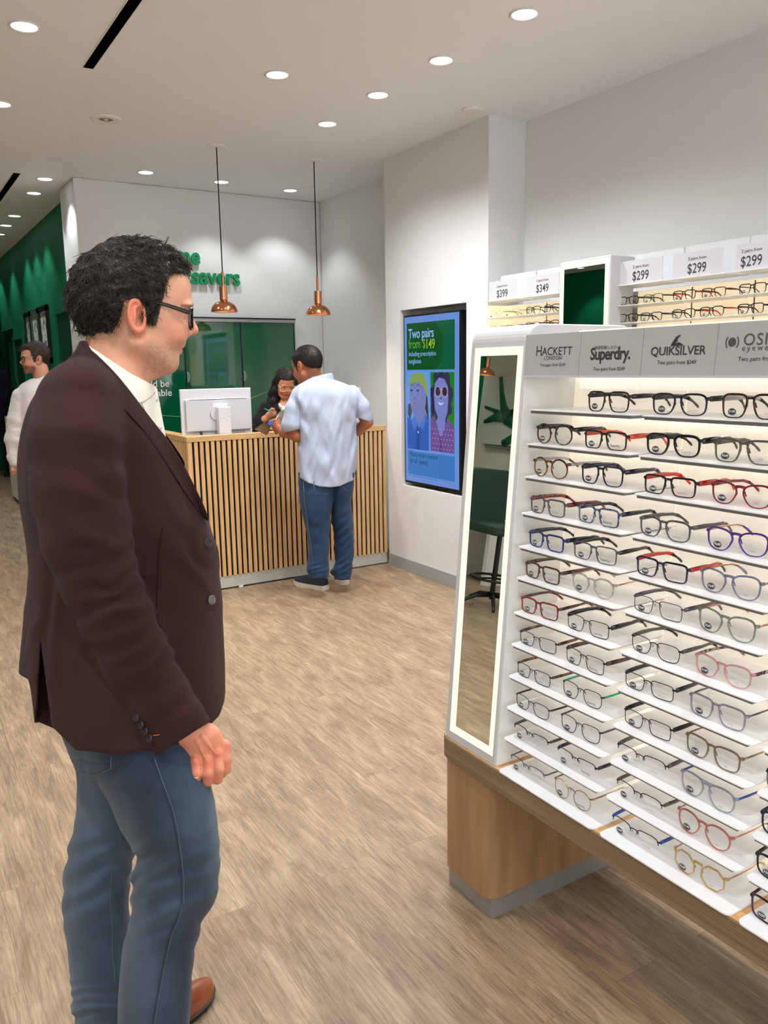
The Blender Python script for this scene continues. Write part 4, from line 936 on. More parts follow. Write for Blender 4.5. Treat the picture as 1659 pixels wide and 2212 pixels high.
# cloth and skin
def cloth(name, ca, cb, weave=900, rough=.85, sheen=.2, bump=.25, wash=None):
    m = mat(name, ca, rough, sheen=sheen, spec=.2); N = m.node_tree.nodes; L = m.node_tree.links; b = N['Principled BSDF']
    noise_col(m, ca, cb, *(wash or (6, (1, 1, 1))), 6, .35, .65)
    tc = N.new('ShaderNodeTexCoord'); n = N.new('ShaderNodeTexNoise'); n.inputs['Scale'].default_value = weave; n.inputs['Detail'].default_value = 2
    bp = N.new('ShaderNodeBump'); bp.inputs['Strength'].default_value = bump; bp.inputs['Distance'].default_value = .001
    L.new(tc.outputs['Object'], n.inputs['Vector']); L.new(n.outputs['Fac'], bp.inputs['Height']); L.new(bp.outputs[0], b.inputs['Normal']); return m
def skin_mat():
    m = mat('skin', (220, 160, 130), .48, spec=.35); N = m.node_tree.nodes; L = m.node_tree.links; b = N['Principled BSDF']
    a = N.new('ShaderNodeVertexColor'); a.layer_name = 'Col'; tc = N.new('ShaderNodeTexCoord'); n = N.new('ShaderNodeTexNoise'); n.inputs['Scale'].default_value = 700; n.inputs['Detail'].default_value = 3
    mx = N.new('ShaderNodeMix'); mx.data_type = 'RGBA'; mx.blend_type = 'OVERLAY'; mx.inputs[0].default_value = .25; L.new(a.outputs[0], mx.inputs[6]); L.new(n.outputs['Fac'], mx.inputs[7])
    L.new(tc.outputs['Object'], n.inputs['Vector']); L.new(mx.outputs[2], b.inputs['Base Color'])
    b.inputs['Subsurface Weight'].default_value = .12; b.inputs['Subsurface Radius'].default_value = (.01, .004, .002); b.inputs['Subsurface Scale'].default_value = .6
    bp = N.new('ShaderNodeBump'); bp.inputs['Strength'].default_value = .12; bp.inputs['Distance'].default_value = .001; L.new(n.outputs['Fac'], bp.inputs['Height']); L.new(bp.outputs[0], b.inputs['Normal'])
    return m
M_skin = skin_mat()
def hair_mat(name, ca, cb):
    m = mat(name, ca, .55, spec=.3); noise_col(m, ca, cb, 300, (1, 1, 1), 3, .4, .7); return m

class Head:
    """a head in centimetres (f forward, s to the person's right, u up from the eye line); placed in photo pixels"""
    def __init__(h, c, yaw, scale, pitch=0, roll=0, **k):
        h.c = c; h.sc = scale; h.o = dict(nose=10.0, chin=7.0, jaw=1.0, brow=1.0, fem=0); h.o.update(k)
        cy, sy = math.cos(yaw), math.sin(yaw); cp, sp_ = math.cos(pitch), math.sin(pitch)
        F = np.array([cy*cp, -sp_, sy*cp]); S = np.array([sy, 0, -cy])      # px axes: x right, y down, z away
        U = -np.cross(S, F)
        if U[1] > 0: U = -U
        if roll: S, U = S*math.cos(roll)+U*math.sin(roll), U*math.cos(roll)-S*math.sin(roll)
        h.F, h.S, h.U = F, S, U
    def loc(h, p):
        q = [p[i]-h.c[i] for i in range(3)]
        return [(q[0]*A[0]+q[1]*A[1]+q[2]*A[2])/h.sc for A in (h.F, h.S, h.U)]
    def px(h, f, s, u): return np.array(h.c)+h.sc*(h.F*f+h.S*s+h.U*u)
    def skull(h, p):
        f, s, u = p
        d = ELL(p, (-.6, 0, 3.3), (9.9, 7.4, 8.2)); d = smin(d, ELL(p, (2.3, 0, -1.6), (6.5, 6.2, 8.2)), 2.5)
        return d
    def head(h, P_):
        p = h.loc(P_); f, s, u = p; a = np.abs(s); q = (f, a, u); o = h.o; j = o['jaw']
        d = h.skull(p)
        d = smin(d, CAP(q, (-.6, 5.0*j, -4.6), (5.2, 2.6, -8.4), 1.9, 1.7), 2.2)
        d = smin(d, ELL(p, (o['chin']-1.6, 0, -8.6), (1.9, 2.2, 1.7)), 1.6)
        d = smin(d, ELL(q, (6.4, 3.4, -3.0), (2.0, 2.2, 2.0)), 2.0)                        # cheeks
        d = smin(d, ELL(p, (4.9, 0, 4.9), (4.25, 5.6, 4.4)), 2.0)                          # forehead
        d = smin(d, ELL(q, (8.25, 2.1, 1.9), (1.5, 3.0, .9)), 1.0*o['brow'])               # brow
        d = smax(d, -ELL(q, (9.4, 3.2, .1), (1.7, 1.7, 1.25)), 1.0)                        # sockets
        d = smin(d, ELL(q, (6.95, 3.15, 0), (1.25, 1.35, 1.15)), .3)                       # lids
        nt = o['nose']
        n = CAP(p, (8.5, 0, 1.1), (nt-.55, 0, -2.2), .72, .85); n = smin(n, ELL(p, (nt-.75, 0, -2.65), (1.15, .95, .72)), .5)
        n = smin(n, ELL(q, (nt-1.95, 1.2, -3.0), (1.1, .6, .72)), .5); d = smin(d, n, .6)
        d = smin(d, ELL(p, (7.2, 0, -4.6), (1.3, 2.4, 1.3)), 1.0)
        d = smin(d, ELL(p, (7.3, 0, -5.35), (1.0, 2.3, .5)), .45); d = smin(d, ELL(p, (7.1, 0, -6.35), (1.0, 2.0, .58)), .45)
        d = smax(d, -ELL(p, (8.35, 0, -5.85), (.7, 2.6, .16)), .25)
        # ear
        e = ELL(q, (-1.5, 7.35, .0), (1.75, .8, 3.1)); e = smin(e, ELL(q, (-.9, 7.1, -2.7), (.95, .6, 1.1)), .6)
        fx = f+1.5; t_ = fx+.12*(u-.2)
        rim = np.sqrt((np.sqrt((t_/1.45)**2+((u-.1)/2.7)**2)*2.0-2.0)**2+(a-7.75)**2)-.42
        e = smax(e, -ELL(q, (-1.0, 8.2, -.2), (1.05, 1.05, 1.9)), .3); e = smin(e, rim, .3)
        e = smin(e, ELL(q, (-1.9, 7.9, .1), (.35, .45, 1.5)), .3)
        d = smin(d, e, .35)
        return d*h.sc
    def neck(h, P_, to, r=6.0, r2=6.6):
        b = np.array(h.px(-2.0, 0, -5.0)); return CAP(P_, b, to, r*h.sc, r2*h.sc)
    HL = ([-13, -7, -4.8, -4.2, -3.7, -.6, -.1, .5, 1.7, 2.3, 2.7, 3.2, 3.7, 4.0, 4.6, 6, 14], [-3.4, -2.6, -1.2, 1.2, 2.9, 3.1, -.6, -1.6, -2.0, -1.5, .6, 2.5, 4.5, 6.0, 7.2, 7.8, 7.4])
    def hair(h, P_, thick=1.6, top=1.0, curl=.5, fr=.55, hl=None, back=0, front=.0):
        p = h.loc(P_); f, s, u = p
        d = ELL(p, (-.9-back*.5, 0, 3.5+top*.3), (9.9+thick+back, 7.2+thick*.75, 8.2+thick*.9+top*.5))
        if front: d = smin(d, ELL(p, (6.6, 0, 8.9), (3.6, 5.0, 2.6)), 1.5)
        n1 = vnoise(f*fr+20, s*fr+20, u*fr+20); n2 = vnoise(f*fr*2.3+5, s*fr*2.3+9, u*fr*2.3+3)
        d = d+curl*(np.abs(n1)*2.0-.35)+curl*.55*n2
        H = hl or h.HL; ub = np.interp(f, H[0], H[1]); d = smax(d, (ub-u)*.8, .5)
        return d*h.sc
    def colour(h, V, base, stub=(.0, None), red=.25, hairc=None):
        f, s, u = h.loc((V[:, 0], V[:, 1], V[:, 2])); a = np.abs(s); b = np.array([lin(c) for c in base]); n = len(V)
        col = np.tile(b, (n, 1))
        def mixto(c, w_): nonlocal col; c = np.array([lin(k) for k in c]); w_ = np.clip(w_, 0, 1)[:, None]; col = col*(1-w_)+c*w_
        R = (min(255, base[0]*1.03), base[1]*.72, base[2]*.68)
        sm = lambda d, r: np.clip(1-d/r, 0, 1)
        mixto(R, red*1.6*sm(np.sqrt((f-9.8)**2+a**2+(u+2.8)**2), 2.6)); mixto(R, red*1.2*sm(np.sqrt((f-6)**2+(a-4.5)**2+(u+2.8)**2), 3.5))
        mixto(R, red*1.5*sm(np.abs(a-8), 1.2)*(np.abs(f+1.5) < 3)*(np.abs(u) < 4.2))
        mixto((base[0]*.86, base[1]*.52, base[2]*.5), 1.6*sm(np.sqrt(((f-8.0)/2.2)**2+(a/2.4)**2+((u+5.85)/1.15)**2), 1.0)*(f > 6.9))
        if stub[0] > 0:
            m1 = np.clip((-3.9-u)/1.4, 0, 1)*np.clip((f+.4)/1.5, 0, 1)*np.clip((u+13)/3, 0, 1); m2 = np.clip(1-np.abs(u+4.4)/.9, 0, 1)*(f > 7.2)*(a < 3)
            m1 = m1*np.clip(np.abs(u+5.9)/.8+(a > 2.3)+(f < 6.8), 0, 1)
            mixto(stub[1], stub[0]*np.clip(m1+m2, 0, 1)*(.75+.5*vnoise(f*3+9, s*3+9, u*3+9)*2))
        if hairc is not None:
            ub = np.interp(f, h.HL[0], h.HL[1]); mixto(hairc, .85*np.clip((u-ub+.6)/.9, 0, 1)*(a < 7.2))
        mixto((base[0]*.5, base[1]*.4, base[2]*.36), .9*sm(np.abs(u-2.1-.12*(3.3-a)), .45)*(f > 6.6)*(a > 1.2)*(a < 5.2)*(h.o.get('browc', 1)))
        mixto((base[0]*.35, base[1]*.22, base[2]*.2), .9*sm(np.sqrt(((f+.8)/1.0)**2+((u+.3)/1.6)**2), 1)*(a > 6)*(a < 7.9))  # shade of the ear hollow put into the skin colour
        mixto((60, 34, 28), .5*sm(np.abs(u+.35), .28)*(f > 6.7)*(a > 1.9)*(a < 4.4))
        return np.concatenate([col, np.ones((n, 1))], 1)
def strands(name, V, Q, D0, m, parent, n, length, r, curl, flow, seed=3, keep=None, seg=11):
    """curly locks lying on a hair surface given in px space"""
    rs = np.random.RandomState(seed)
    a, b, c = V[Q[:, 0]], V[Q[:, 1]], V[Q[:, 2]]; N_ = np.cross(b-a, c-a); ar = np.linalg.norm(N_, axis=1)+1e-9; cen = V[Q].mean(1); N_ = N_/ar[:, None]
    if keep is not None: k = keep(cen); cen, N_, ar = cen[k], N_[k], ar[k]
    ix = rs.choice(len(cen), n, p=ar/ar.sum()); p0 = cen[ix]; nn = N_[ix]
    out = (cen.mean(0)); sgn = np.sign(((p0-out)*nn).sum(1)); nn = nn*sgn[:, None]
    fl = flow(p0); t = fl-nn*(fl*nn).sum(1)[:, None]; t /= np.linalg.norm(t, axis=1)[:, None]+1e-9; bt = np.cross(nn, t)
    L = length*(.6+.8*rs.rand(n)); ph = rs.rand(n)*6.28; fq = (1.2+1.4*rs.rand(n)); cr = curl*(.5+rs.rand(n)); side = rs.randn(n)*.16
    u = np.linspace(0, 1, seg)[None, :]; ang = ph[:, None]+6.28*fq[:, None]*u
    path = p0[:, None]+t[:, None]*(L[:, None]*u)[..., None]+bt[:, None]*((np.cos(ang)-np.cos(ang[:, :1]))*cr[:, None]+side[:, None]*L[:, None]*u)[..., None]+nn[:, None]*((np.sin(ang)*.28)*cr[:, None]+r*.4-(u**2)*L[:, None]*.24)[..., None]
    rad = r*(1-.55*u)*np.ones((n, 1)); vs = []
    for k in range(3):
        q = 2*math.pi*k/3; vs.append(path+(bt[:, None]*math.cos(q)+nn[:, None]*math.sin(q))*rad[..., None])
    VV = np.stack(vs, 2).reshape(-1, 3)
    base = (np.arange(n)[:, None]*seg+np.arange(seg-1)[None]).ravel()*3; qs = []
    for k in range(3): k1 = (k+1) % 3; qs.append(np.stack([base+k, base+k1, base+3+k1, base+3+k], 1))
    return VV, np.concatenate(qs)
def person(label, D0, px, py=None, name='person'):
    """an Empty on the floor under the figure"""
    p = P(px, 1106, D0); return tag(empty(name, (p[0], p[1], 0)), label, 'person')
def shoe(name, m_up, m_sole, heel, toe, parent, sole_t=.022, h=.075, hw=.045, ext=None):
    """heel, toe world xy; a shoe with shaped upper and sole"""
    a, b = Vector((*heel, 0)), Vector((*toe, 0)); L = (b-a).length; d = (b-a).normalized(); s = Vector((-d.y, d.x, 0))
    n = 14; prof_ = [(0, .6, 1.0), (.04, .8, 1.04), (.12, .92, 1.02), (.25, .86, .98), (.4, .82, .92), (.55, .93, .74), (.7, 1.04, .58), (.82, 1.0, .5), (.92, .8, .44), (.975, .5, .36), (1, .22, .25)]
    up = MB(); so = MB(); seg = 16
    for mb, z0, z1, gr in ((up, sole_t, 1, 1), (so, 0, 0, 1.08)):
        k0 = 0
        for i, (t, wf, hf) in enumerate(prof_):
            c = a+d*(L*t)
            for j in range(seg):
                q = 2*math.pi*j/seg
                if mb is up:
                    x = math.cos(q)*hw*wf*(1-.25*max(0, math.sin(q))); z = sole_t-.004+max(0, math.sin(q))*(h*hf)
                else: x = math.cos(q)*hw*wf*1.07; z = (sole_t*(1+.3*abs(t-.45)) if math.sin(q) >= -.01 else .0005+(.012*max(0, t-.8)/.2))
                v = c+s*x; mb.v.append((v.x, v.y, z))
            if i:
                for j in range(seg): mb.f.append((k0+(i-1)*seg+j, k0+(i-1)*seg+(j+1) % seg, k0+i*seg+(j+1) % seg, k0+i*seg+j))
        mb.f.append(tuple(range(seg))[::-1]); mb.f.append(tuple(range((len(prof_)-1)*seg, len(prof_)*seg)))
    o = up.build(name, m_up, parent, smooth=True); o.modifiers.new('s', 'SUBSURF').render_levels = 1
    so.build('sole', m_sole, o, bevel=.003, smooth=False)
    return o
def specs_on(h, parent, fm_, rim=.2, a=2.55, b=2.0, D0=1.45, shape='rect', f0=8.6, u0=-.1, lens=True, temple=True, wrap=.10, name='glasses', thick=.32, tm=None, ear=(-1.2, 7.3, 2.2)):
    """spectacles worn on a head, modelled in the head's own centimetres"""
    K = FPX/D0
    def W_(f, s, u): q = h.px(f, s, u); return tuple(P(q[0], q[1], D0+q[2]/K))
    cm = h.sc/K
    g_ = MB(); ol = outline(shape, a, b, 32); cx = a+.95
    nv = Vector(W_(1, 0, 0))-Vector(W_(0, 0, 0)); nv.normalize()
    for s in (-1, 1):
        pts = [W_(f0-wrap*((cx+x)**2)*.12, s*(cx+x), u0+z) for x, z in ol]
        if rim > .12: g_.ring(pts, rim*2.2*cm, thick*cm, nv)
        else: g_.tube(pts+[pts[0]], rim*cm, 6, False)
    g_.tube([W_(f0, -1.1, u0+.7), W_(f0+.1, 0, u0+1.0), W_(f0, 1.1, u0+.7)], max(rim, .1)*cm*1.1, 6)
    o = g_.build(name, fm_, parent)
    xo = 2*a+.95+.15; fo = f0-wrap*(xo**2)*.12
    for s in (-1, 1):
        t_ = MB(); t_.tube([W_(fo+.1, s*xo, u0+b*.62), W_(fo-.7, s*(xo+.35), u0+b*.66), W_((fo+ear[0])/2, s*(7.0+.1), (u0+b*.66+ear[2])/2+.1), W_(ear[0], s*ear[1], ear[2]), W_(ear[0]-1.6, s*(ear[1]-1.3), ear[2]-.9)],
                          [thick*.9*cm, thick*.85*cm, thick*.7*cm, thick*.55*cm, thick*.5*cm], 8, flat=(1, .5), up=(0, 0, 1)); t_.build('temple', tm or fm_, o, smooth=True)
        if lens:
            pts = [W_(f0-.05-wrap*((cx+x*.97)**2)*.12, s*(cx+x*.97), u0+z*.97) for x, z in ol]
            MB().add(pts, [tuple(range(len(pts)))]).build('lens', M_lens, o)
    return o
# ---------------------------------------------------------------- the man in the brown jacket (foreground)
D1 = 1.45; K1 = FPX/D1
man = person('man in dark brown blazer and blue jeans looking at the stand, left foreground', D1, 270)
def A(*l): return np.array(l, float)
h1 = Head((297, 683, 0), math.radians(10), 12.1, nose=10.6, chin=6.9, jaw=1.08, brow=1.0)
TO = (232, 860, 15)
hand_pts = dict()
def hand_main(p):
    d = CHAIN(p, [(352, 1528, -178, 34), (400, 1580, -172, 30), (424, 1594, -168, 30)], 10, 1.25)      # wrist
    palm = CAP(p, (430, 1600, -160), (436, 1640, -152), 34, 26, 1.35); palm = smin(palm, CAP(p, (450, 1592, -160), (474, 1626, -150), 30, 20, 1.35), 14); d = smin(d, palm, 16)
    d = smin(d, CAP(p, (440, 1600, -158), (460, 1640, -152), 32, 20, 1.3), 12); d = smin(d, CAP(p, (412, 1612, -160), (422, 1650, -160), 20, 15, 1.3), 12)
    fing = [[(422, 1648, -168, 14.5), (424, 1672, -174, 13.5), (419, 1687, -166, 13), (411, 1688, -152, 12)],
            [(447, 1644, -165, 14), (449, 1672, -172, 12.5), (448, 1687, -160, 12), (444, 1684, -142, 11.5)],
            [(470, 1628, -158, 14.5), (472, 1662, -168, 13), (469, 1682, -155, 12.2), (463, 1682, -136, 11.5)],
            [(485, 1610, -146, 13), (488, 1640, -152, 12), (487, 1661, -143, 11.8), (477, 1672, -126, 11)]]
    f = None
    for c in fing:
        q = CHAIN(p, c, 3); f = q if f is None else np.minimum(f, q)
    for x, y, z in ((421, 1645, -178), (447, 1646, -174), (471, 1628, -168), (488, 1611, -152)): f = smin(f, ELL(p, (x, y, z), (9, 10, 7)), 5)
    d = smin(d, f, 7)
    th = CHAIN(p, [(462, 1592, -128, 15), (474, 1622, -112, 13.5), (470, 1648, -108, 12), (462, 1664, -112, 10.5)], 4)
    d = smin(d, th, 10)
    for a, b in (((424, 1600), (445, 1640)), ((436, 1590), (466, 1628))):                                # tendons and veins
        d = smin(d, CAP(p, (a[0], a[1], -192), (b[0], b[1], -180), 2.5), 6)
    return d
def hand_far(p):
    d = CHAIN(p, [(360, 1560, 185, 30), (400, 1610, 190, 28), (425, 1640, 190, 30)], 10)
    for k in range(4): d = smin(d, CHAIN(p, [(418+k*10, 1650-k*5, 178+k*10, 13), (424+k*10, 1685-k*5, 180+k*9, 12), (414+k*10, 1700-k*5, 184+k*9, 11)], 4), 5)
    return smin(d, CHAIN(p, [(430, 1620, 175, 14), (440, 1650, 165, 12), (436, 1670, 165, 11)], 4), 8)
def body1(p):
    d = h1.head(p); n = CAP(p, (252, 735, 0), TO, 66, 80); n = smin(n, ELL(p, (330, 800, 0), (12, 18, 22)), 20); d = smin(d, n, 28)
    t_ = CHAIN(p, [(225, 880, 0, 95), (240, 1050, 0, 110), (270, 1500, 0, 120)], 30, .8); return smin(d, t_, 40)
SK1 = (228, 168, 136)
def c1(V): return h1.colour(V, SK1, (.42, (132, 98, 84)), .45, (44, 34, 30))
def chand(V):
    n = len(V); b = np.array([lin(k) for k in (228, 150, 120)]); r = np.array([lin(k) for k in (222, 118, 100)]); w_ = np.zeros(n)
    for x, y in ((421, 1650), (447, 1650), (471, 1633), (490, 1615), (423, 1686), (448, 1688), (470, 1684)): w_ = np.maximum(w_, np.clip(1-np.hypot(V[:, 0]-x, V[:, 1]-y)/17, 0, 1))
    w_ = (w_*.8)[:, None]; return np.concatenate([b*(1-w_)+r*w_, np.ones((n, 1))], 1)
Vh, Qh = surf(hand_main, (310, 1490, -225), (515, 1715, -85), 2.0)
Vf, Qf = surf(hand_far, (320, 1520, 130), (480, 1730, 260), 4.0)
Vh2, Qh2 = surf(h1.head, (170, 540, -120), (450, 850, 120), 2.0)
b1 = sculpt('body', body1, (100, 540, -140), (470, 1560, 150), 5.0, D1, M_skin, man, c1, extra=[(Vh, Qh, chand), (Vf, Qf, chand)])
# fine head: re-mesh the head region finely and swap it in
def body1_top(p): return np.maximum(body1(p), p[1]-880)
def body1_low(p): return np.maximum(body1(p), 876-p[1])
bpy.data.objects.remove(b1)
V_, Q_ = surf(body1_low, (60, 860, -180), (450, 1560, 180), 10.0)
b1 = sculpt('body', body1_top, (130, 540, -125), (450, 890, 125), 2.2, D1, M_skin, man, c1, extra=[(V_, Q_, c1), (Vh, Qh, chand), (Vf, Qf, chand)])
# hair
M_h1 = hair_mat('dark_curly_hair', (36, 29, 26), (64, 52, 45))
def hair1(p):
    t_ = (8, 5.2)
    d = h1.hair(p, 1.25, 1.4, .95, .5, back=.3, front=0)
    q = h1.loc(p); e = ELL(q, (5.1, 0, 8.5), (2.9, 4.4, 2.1))+.9*np.abs(vnoise(q[0]*.8+3, q[1]*.8+8, q[2]*.8))*2-.3
    d = smin(d, smax(e, (7.1+.12*np.abs(q[1])-q[2])*.8, .5)*12.1, 12)
    return d
Vr, Qr = surf(hair1, (120, 480, -140), (440, 780, 140), 2.6)
hm = mesh_np('hair', to_world(Vr, D1), Qr); ho = link('hair', hm, M_h1, man)
cr = h1.px(-5, 0, 11)
def flow1(p0):
    f, s, u = h1.loc((p0[:, 0], p0[:, 1], p0[:, 2]))
    top = np.clip((u-4)/5, 0, 1)
    F_ = h1.F[None]*(top*1.2+.15)[:, None]+(-h1.U)[None]*(1.1-top)[:, None]+h1.S[None]*(np.sign(s)*.25)[:, None]
    back = np.clip((-f-4)/4, 0, 1)[:, None]; F_ = F_*(1-back)+(-h1.U[None]*1.0-h1.F[None]*.2)*back
    return F_
def keep1(c):
    f, s, u = h1.loc((c[:, 0], c[:, 1], c[:, 2])); ub = np.interp(f+.6, Head.HL[0], Head.HL[1]); return ((u > ub+1.0) & (f < 8.6)) | (f < -4)
S1, SQ1 = strands('hair', Vr, Qr, D1, M_h1, man, 8500, 24, .95, 2.7, flow1, 11, keep=keep1, seg=13)
st = mesh_np('curls', to_world(S1, D1), SQ1); so_ = link('hair_curls', st, hair_mat('curl_hair', (34, 28, 25), (70, 57, 50)), ho)
specs_on(h1, man, mat('black_acetate', (16, 15, 17), .15, coat=.4), .17, 2.6, 1.95, D1, 'rect', 9.75, -.45, thick=.42, wrap=.30, ear=(-.3, 8.3, 3.0))
# shirt
M_sh1 = cloth('white_shirt_cloth', (240, 232, 214), (250, 244, 230), 1200, .7, .1, .1)
shT = [(735, 190, 300, 0, 55), (770, 175, 312, 0, 78), (810, 150, 322, 0, 92), (850, 130, 338, 0, 104), (900, 110, 336, 0, 122), (950, 90, 352, 0, 150), (1010, 80, 372, 0, 180), (1200, 95, 420, 0, 160), (1500, 100, 430, 0, 160)]
def shirt1(p):
    d = LOFT(p, shT, 2.3)+4*vnoise(p[0]/26, p[1]/60, p[2]/30)
    d = smax(d, -CAP(p, (262, 700, 0), (236, 850, 0), 62, 70), 6)
    d = smin(d, CAP(p, (332, 842, -10), (352, 950, -12), 8, 8), 8)                                      # placket
    d = np.maximum(d, (752+(p[0]-178)*.52-p[1])*.9)
    return np.maximum(d, p[1]-1480)
so1 = sculpt('shirt', shirt1, (60, 730, -200), (450, 1490, 200), 5.0, D1, M_sh1, man)
def px1(x, y, z): return tuple(P(x, y, D1+z/K1))
def sheet(name, rows, m, parent, thick=.003, D0=D1, sub=1):
    """rows: list of equally long lists of (x,y,z) px points -> a thick, smoothed cloth sheet"""
    K = FPX/D0; nr, nc = len(rows), len(rows[0]); vs = [tuple(P(x, y, D0+z/K)) for r in rows for x, y, z in r]
    fs = [(i*nc+j, i*nc+j+1, (i+1)*nc+j+1, (i+1)*nc+j) for i in range(nr-1) for j in range(nc-1)]
    o = MB().add(vs, fs).build(name, m, parent, smooth=True)
    md = o.modifiers.new('thick', 'SOLIDIFY'); md.thickness = thick; md.offset = 0
    if sub: md = o.modifiers.new('sub', 'SUBSURF'); md.levels = md.render_levels = sub
    return o
# collar: stand, fold and points; open at the throat
up, mid, low = [], [], []
for k in range(25):
    a = math.radians(-168+336*k/24)          # 0 = back of the neck
    c, s = -math.cos(a), math.sin(a)
    x = 250+70*c; y = 786+47*c; z = -76*s
    up.append((x, y-1, z)); fr_ = max(0, c)
    mid.append((x+6*c, y+5, z*1.06)); wing = 34+34*fr_**1.5
    low.append((x+(10+12*(1-fr_))*c-8*fr_, y+wing, z*(1.30-.12*fr_)))
sheet('collar', [low, [((a[0]+b[0])/2+2, (a[1]+b[1])/2-2, (a[2]+b[2])/2*1.05) for a, b in zip(low, mid)], mid, up], M_sh1, so1, .0028)
for (x, y, z) in ((340, 862, -14), (347, 925, -16)):
    bt = MB(); bt.lathe([(0, -.001), (.0036, -.001), (.004, .001), (0, .0012)], 0, 0, 16, False); ob = bt.build('button', mat('pearl_button', (225, 215, 200), .3), so1, smooth=True); ob.matrix_local = Matrix.Translation(px1(x-3, y, z-8)) @ Matrix.Rotation(math.radians(90), 4, 'X')
hs = caster(so1)
def stitch(pts, r, m, par, hit, name='seam'):
    w_ = [hit(x, y, .0012) for x, y in pts]; w_ = [p for p in w_ if p is not None]
    if len(w_) > 1: MB().tube(w_, r, 6).build(name, m, par, smooth=True)
M_shs = mat('cream_seam_shadow', (196, 184, 162), .8)  # collar and placket lines drawn in the tone of their shadow
stitch([(262, 850), (276, 864), (292, 872), (310, 868), (325, 858), (334, 848)], .0011, M_shs, so1, hs, 'collar_edge')
stitch([(306, 870), (318, 900), (334, 940), (348, 975)], .0009, M_shs, so1, hs, 'placket_edge')
# blazer
M_jk = cloth('dark_brown_wool', (48, 27, 25), (58, 33, 31), 1500, .95, .04, .5, (9, (1, 1, 1)))
jk = [(736, 172, 186, 0, 44), (760, 160, 206, 0, 100), (790, 132, 236, 0, 158), (812, 112, 254, 0, 190), (840, 86, 278, 0, 205), (880, 62, 304, 0, 216), (915, 50, 334, 0, 218), (950, 42, 362, 0, 216), (1007, 36, 398, 0, 212), (1065, 38, 427, 0, 205), (1134, 48, 456, 0, 198),
      (1200, 58, 473, 0, 192), (1234, 60, 477, 0, 190), (1335, 48, 482, 0, 192), (1450, 36, 487, 0, 200), (1520, 42, 487, 0, 206), (1660, 52, 484, 0, 210)]
HEM = ([0, 36, 62, 68, 74, 84, 117, 163, 253, 315, 400, 440, 459, 474, 485, 495], [1452, 1454, 1468, 1500, 1562, 1560, 1574, 1620, 1630, 1622, 1606, 1580, 1561, 1546, 1514, 1470])
SLV = [(168, 872, -150, 92), (160, 960, -186, 104), (168, 1060, -200, 104), (186, 1160, -206, 98), (214, 1250, -208, 86), (250, 1330, -206, 79), (296, 1425, -196, 74), (345, 1515, -184, 70), (392, 1592, -174, 74)]
def creases(p, X, Y, ang, wl, amp, rad):
    """soft diagonal folds round a point"""
    x, y = p[0]-X, p[1]-Y; u = x*math.cos(ang)+y*math.sin(ang); w_ = np.exp(-(x*x+y*y)/(rad*rad)); return amp*w_*np.sin(u/wl*6.283+vnoise(p[0]/60, p[1]/60, p[2]/60)*5)
def sleeve1(p):
    d = CHAIN(p, SLV, 18, 1.15)
    d = d+creases(p, 268, 1290, 1.25, 46, 4.5, 95)+creases(p, 335, 1390, 1.0, 44, 4, 85)+creases(p, 380, 1500, .9, 60, 3, 80)+creases(p, 215, 1110, 1.9, 70, 3.5, 110)
    d = d+5*vnoise(p[0]/60, p[1]/70, p[2]/60)
    # cut the cuff square to the arm
    n_ = ((p[0]-393)*.55+(p[1]-1598)*.835)
    d = smax(d, n_, 5)
    return smax(d, -(CHAIN(p, [(340, 1510, -182, 44), (420, 1640, -170, 54)], None)), 3)
def torso1(p):
    d = LOFT(p, jk, 2.35)
    d = d+6*vnoise(p[0]/70, p[1]/120, p[2]/70)+creases(p, 430, 1190, 2.4, 60, 3, 100)+creases(p, 90, 1350, .1, 46, 3.5, 140)
    hem = np.interp(p[0], HEM[0], HEM[1]); d = smax(d, (p[1]-hem)*.8, 4)
    # vent at the back: a wedge cut
    v = np.maximum(np.abs(p[0]-(88+(p[1]-1380)*.035))-np.clip((p[1]-1385)*.095, -3, 18), p[2]+30); d = np.maximum(d, -np.maximum(v, 1385-p[1])) if True else d
    return d
def jacket1(p):
    d = smin(torso1(p), sleeve1(p), 9+26*np.clip((1010-p[1])/140, 0, 1))
    far = CHAIN(p, [(215, 880, 140, 88), (225, 1060, 190, 86), (262, 1280, 205, 70), (320, 1440, 200, 60), (365, 1545, 190, 52)], 18); n_ = ((p[0]-365)*.5+(p[1]-1550)*.86)
    d = smin(d, smax(far, n_, 5), 10)
    # hollow for neck and shirt
    d = smax(d, -CAP(p, (262, 690, 0), (236, 830, 0), 70, 56), 5)
    return d
jo = sculpt('blazer', jacket1, (15, 728, -330), (505, 1655, 300), 4.6, D1, M_jk, man)
# lapels laid over the chest, near and far
def zfront(x, y, side):
    t = np.array(jk, float); xl = np.interp(y, t[:, 0], t[:, 1]); xr = np.interp(y, t[:, 0], t[:, 2]); b = np.interp(y, t[:, 0], t[:, 4]); a = (xr-xl)/2; c = (xr+xl)/2
    u = min(1, abs((x-c)/a)); return side*b*(1-u**2.35)**(1/2.35)
inner = [(176, 738), (217, 774), (253, 811), (289, 857), (318, 896), (348, 934), (372, 966), (398, 1008), (430, 1072), (452, 1126)]
outer = [(152, 784), (196, 806), (226, 832), (255, 872), (285, 902), (312, 932), (338, 970), (366, 1010), (404, 1072), (446, 1128)]
rows = [[], [], []]
for (a, b) in zip(inner, outer):
    za, zb = zfront(a[0]-3, a[1], -1), zfront(b[0], b[1], -1)
    rows[0].append((a[0]+2, a[1]-1, -max(abs(za)*.8, 112 if a[1] > 760 else 60)-4)); rows[1].append(((a[0]+b[0])/2, (a[1]+b[1])/2, zfront((a[0]+b[0])/2, (a[1]+b[1])/2, -1)-13)); rows[2].append((b[0], b[1], zb-8))
sheet('lapel', rows, M_jk, jo, .004, sub=2)
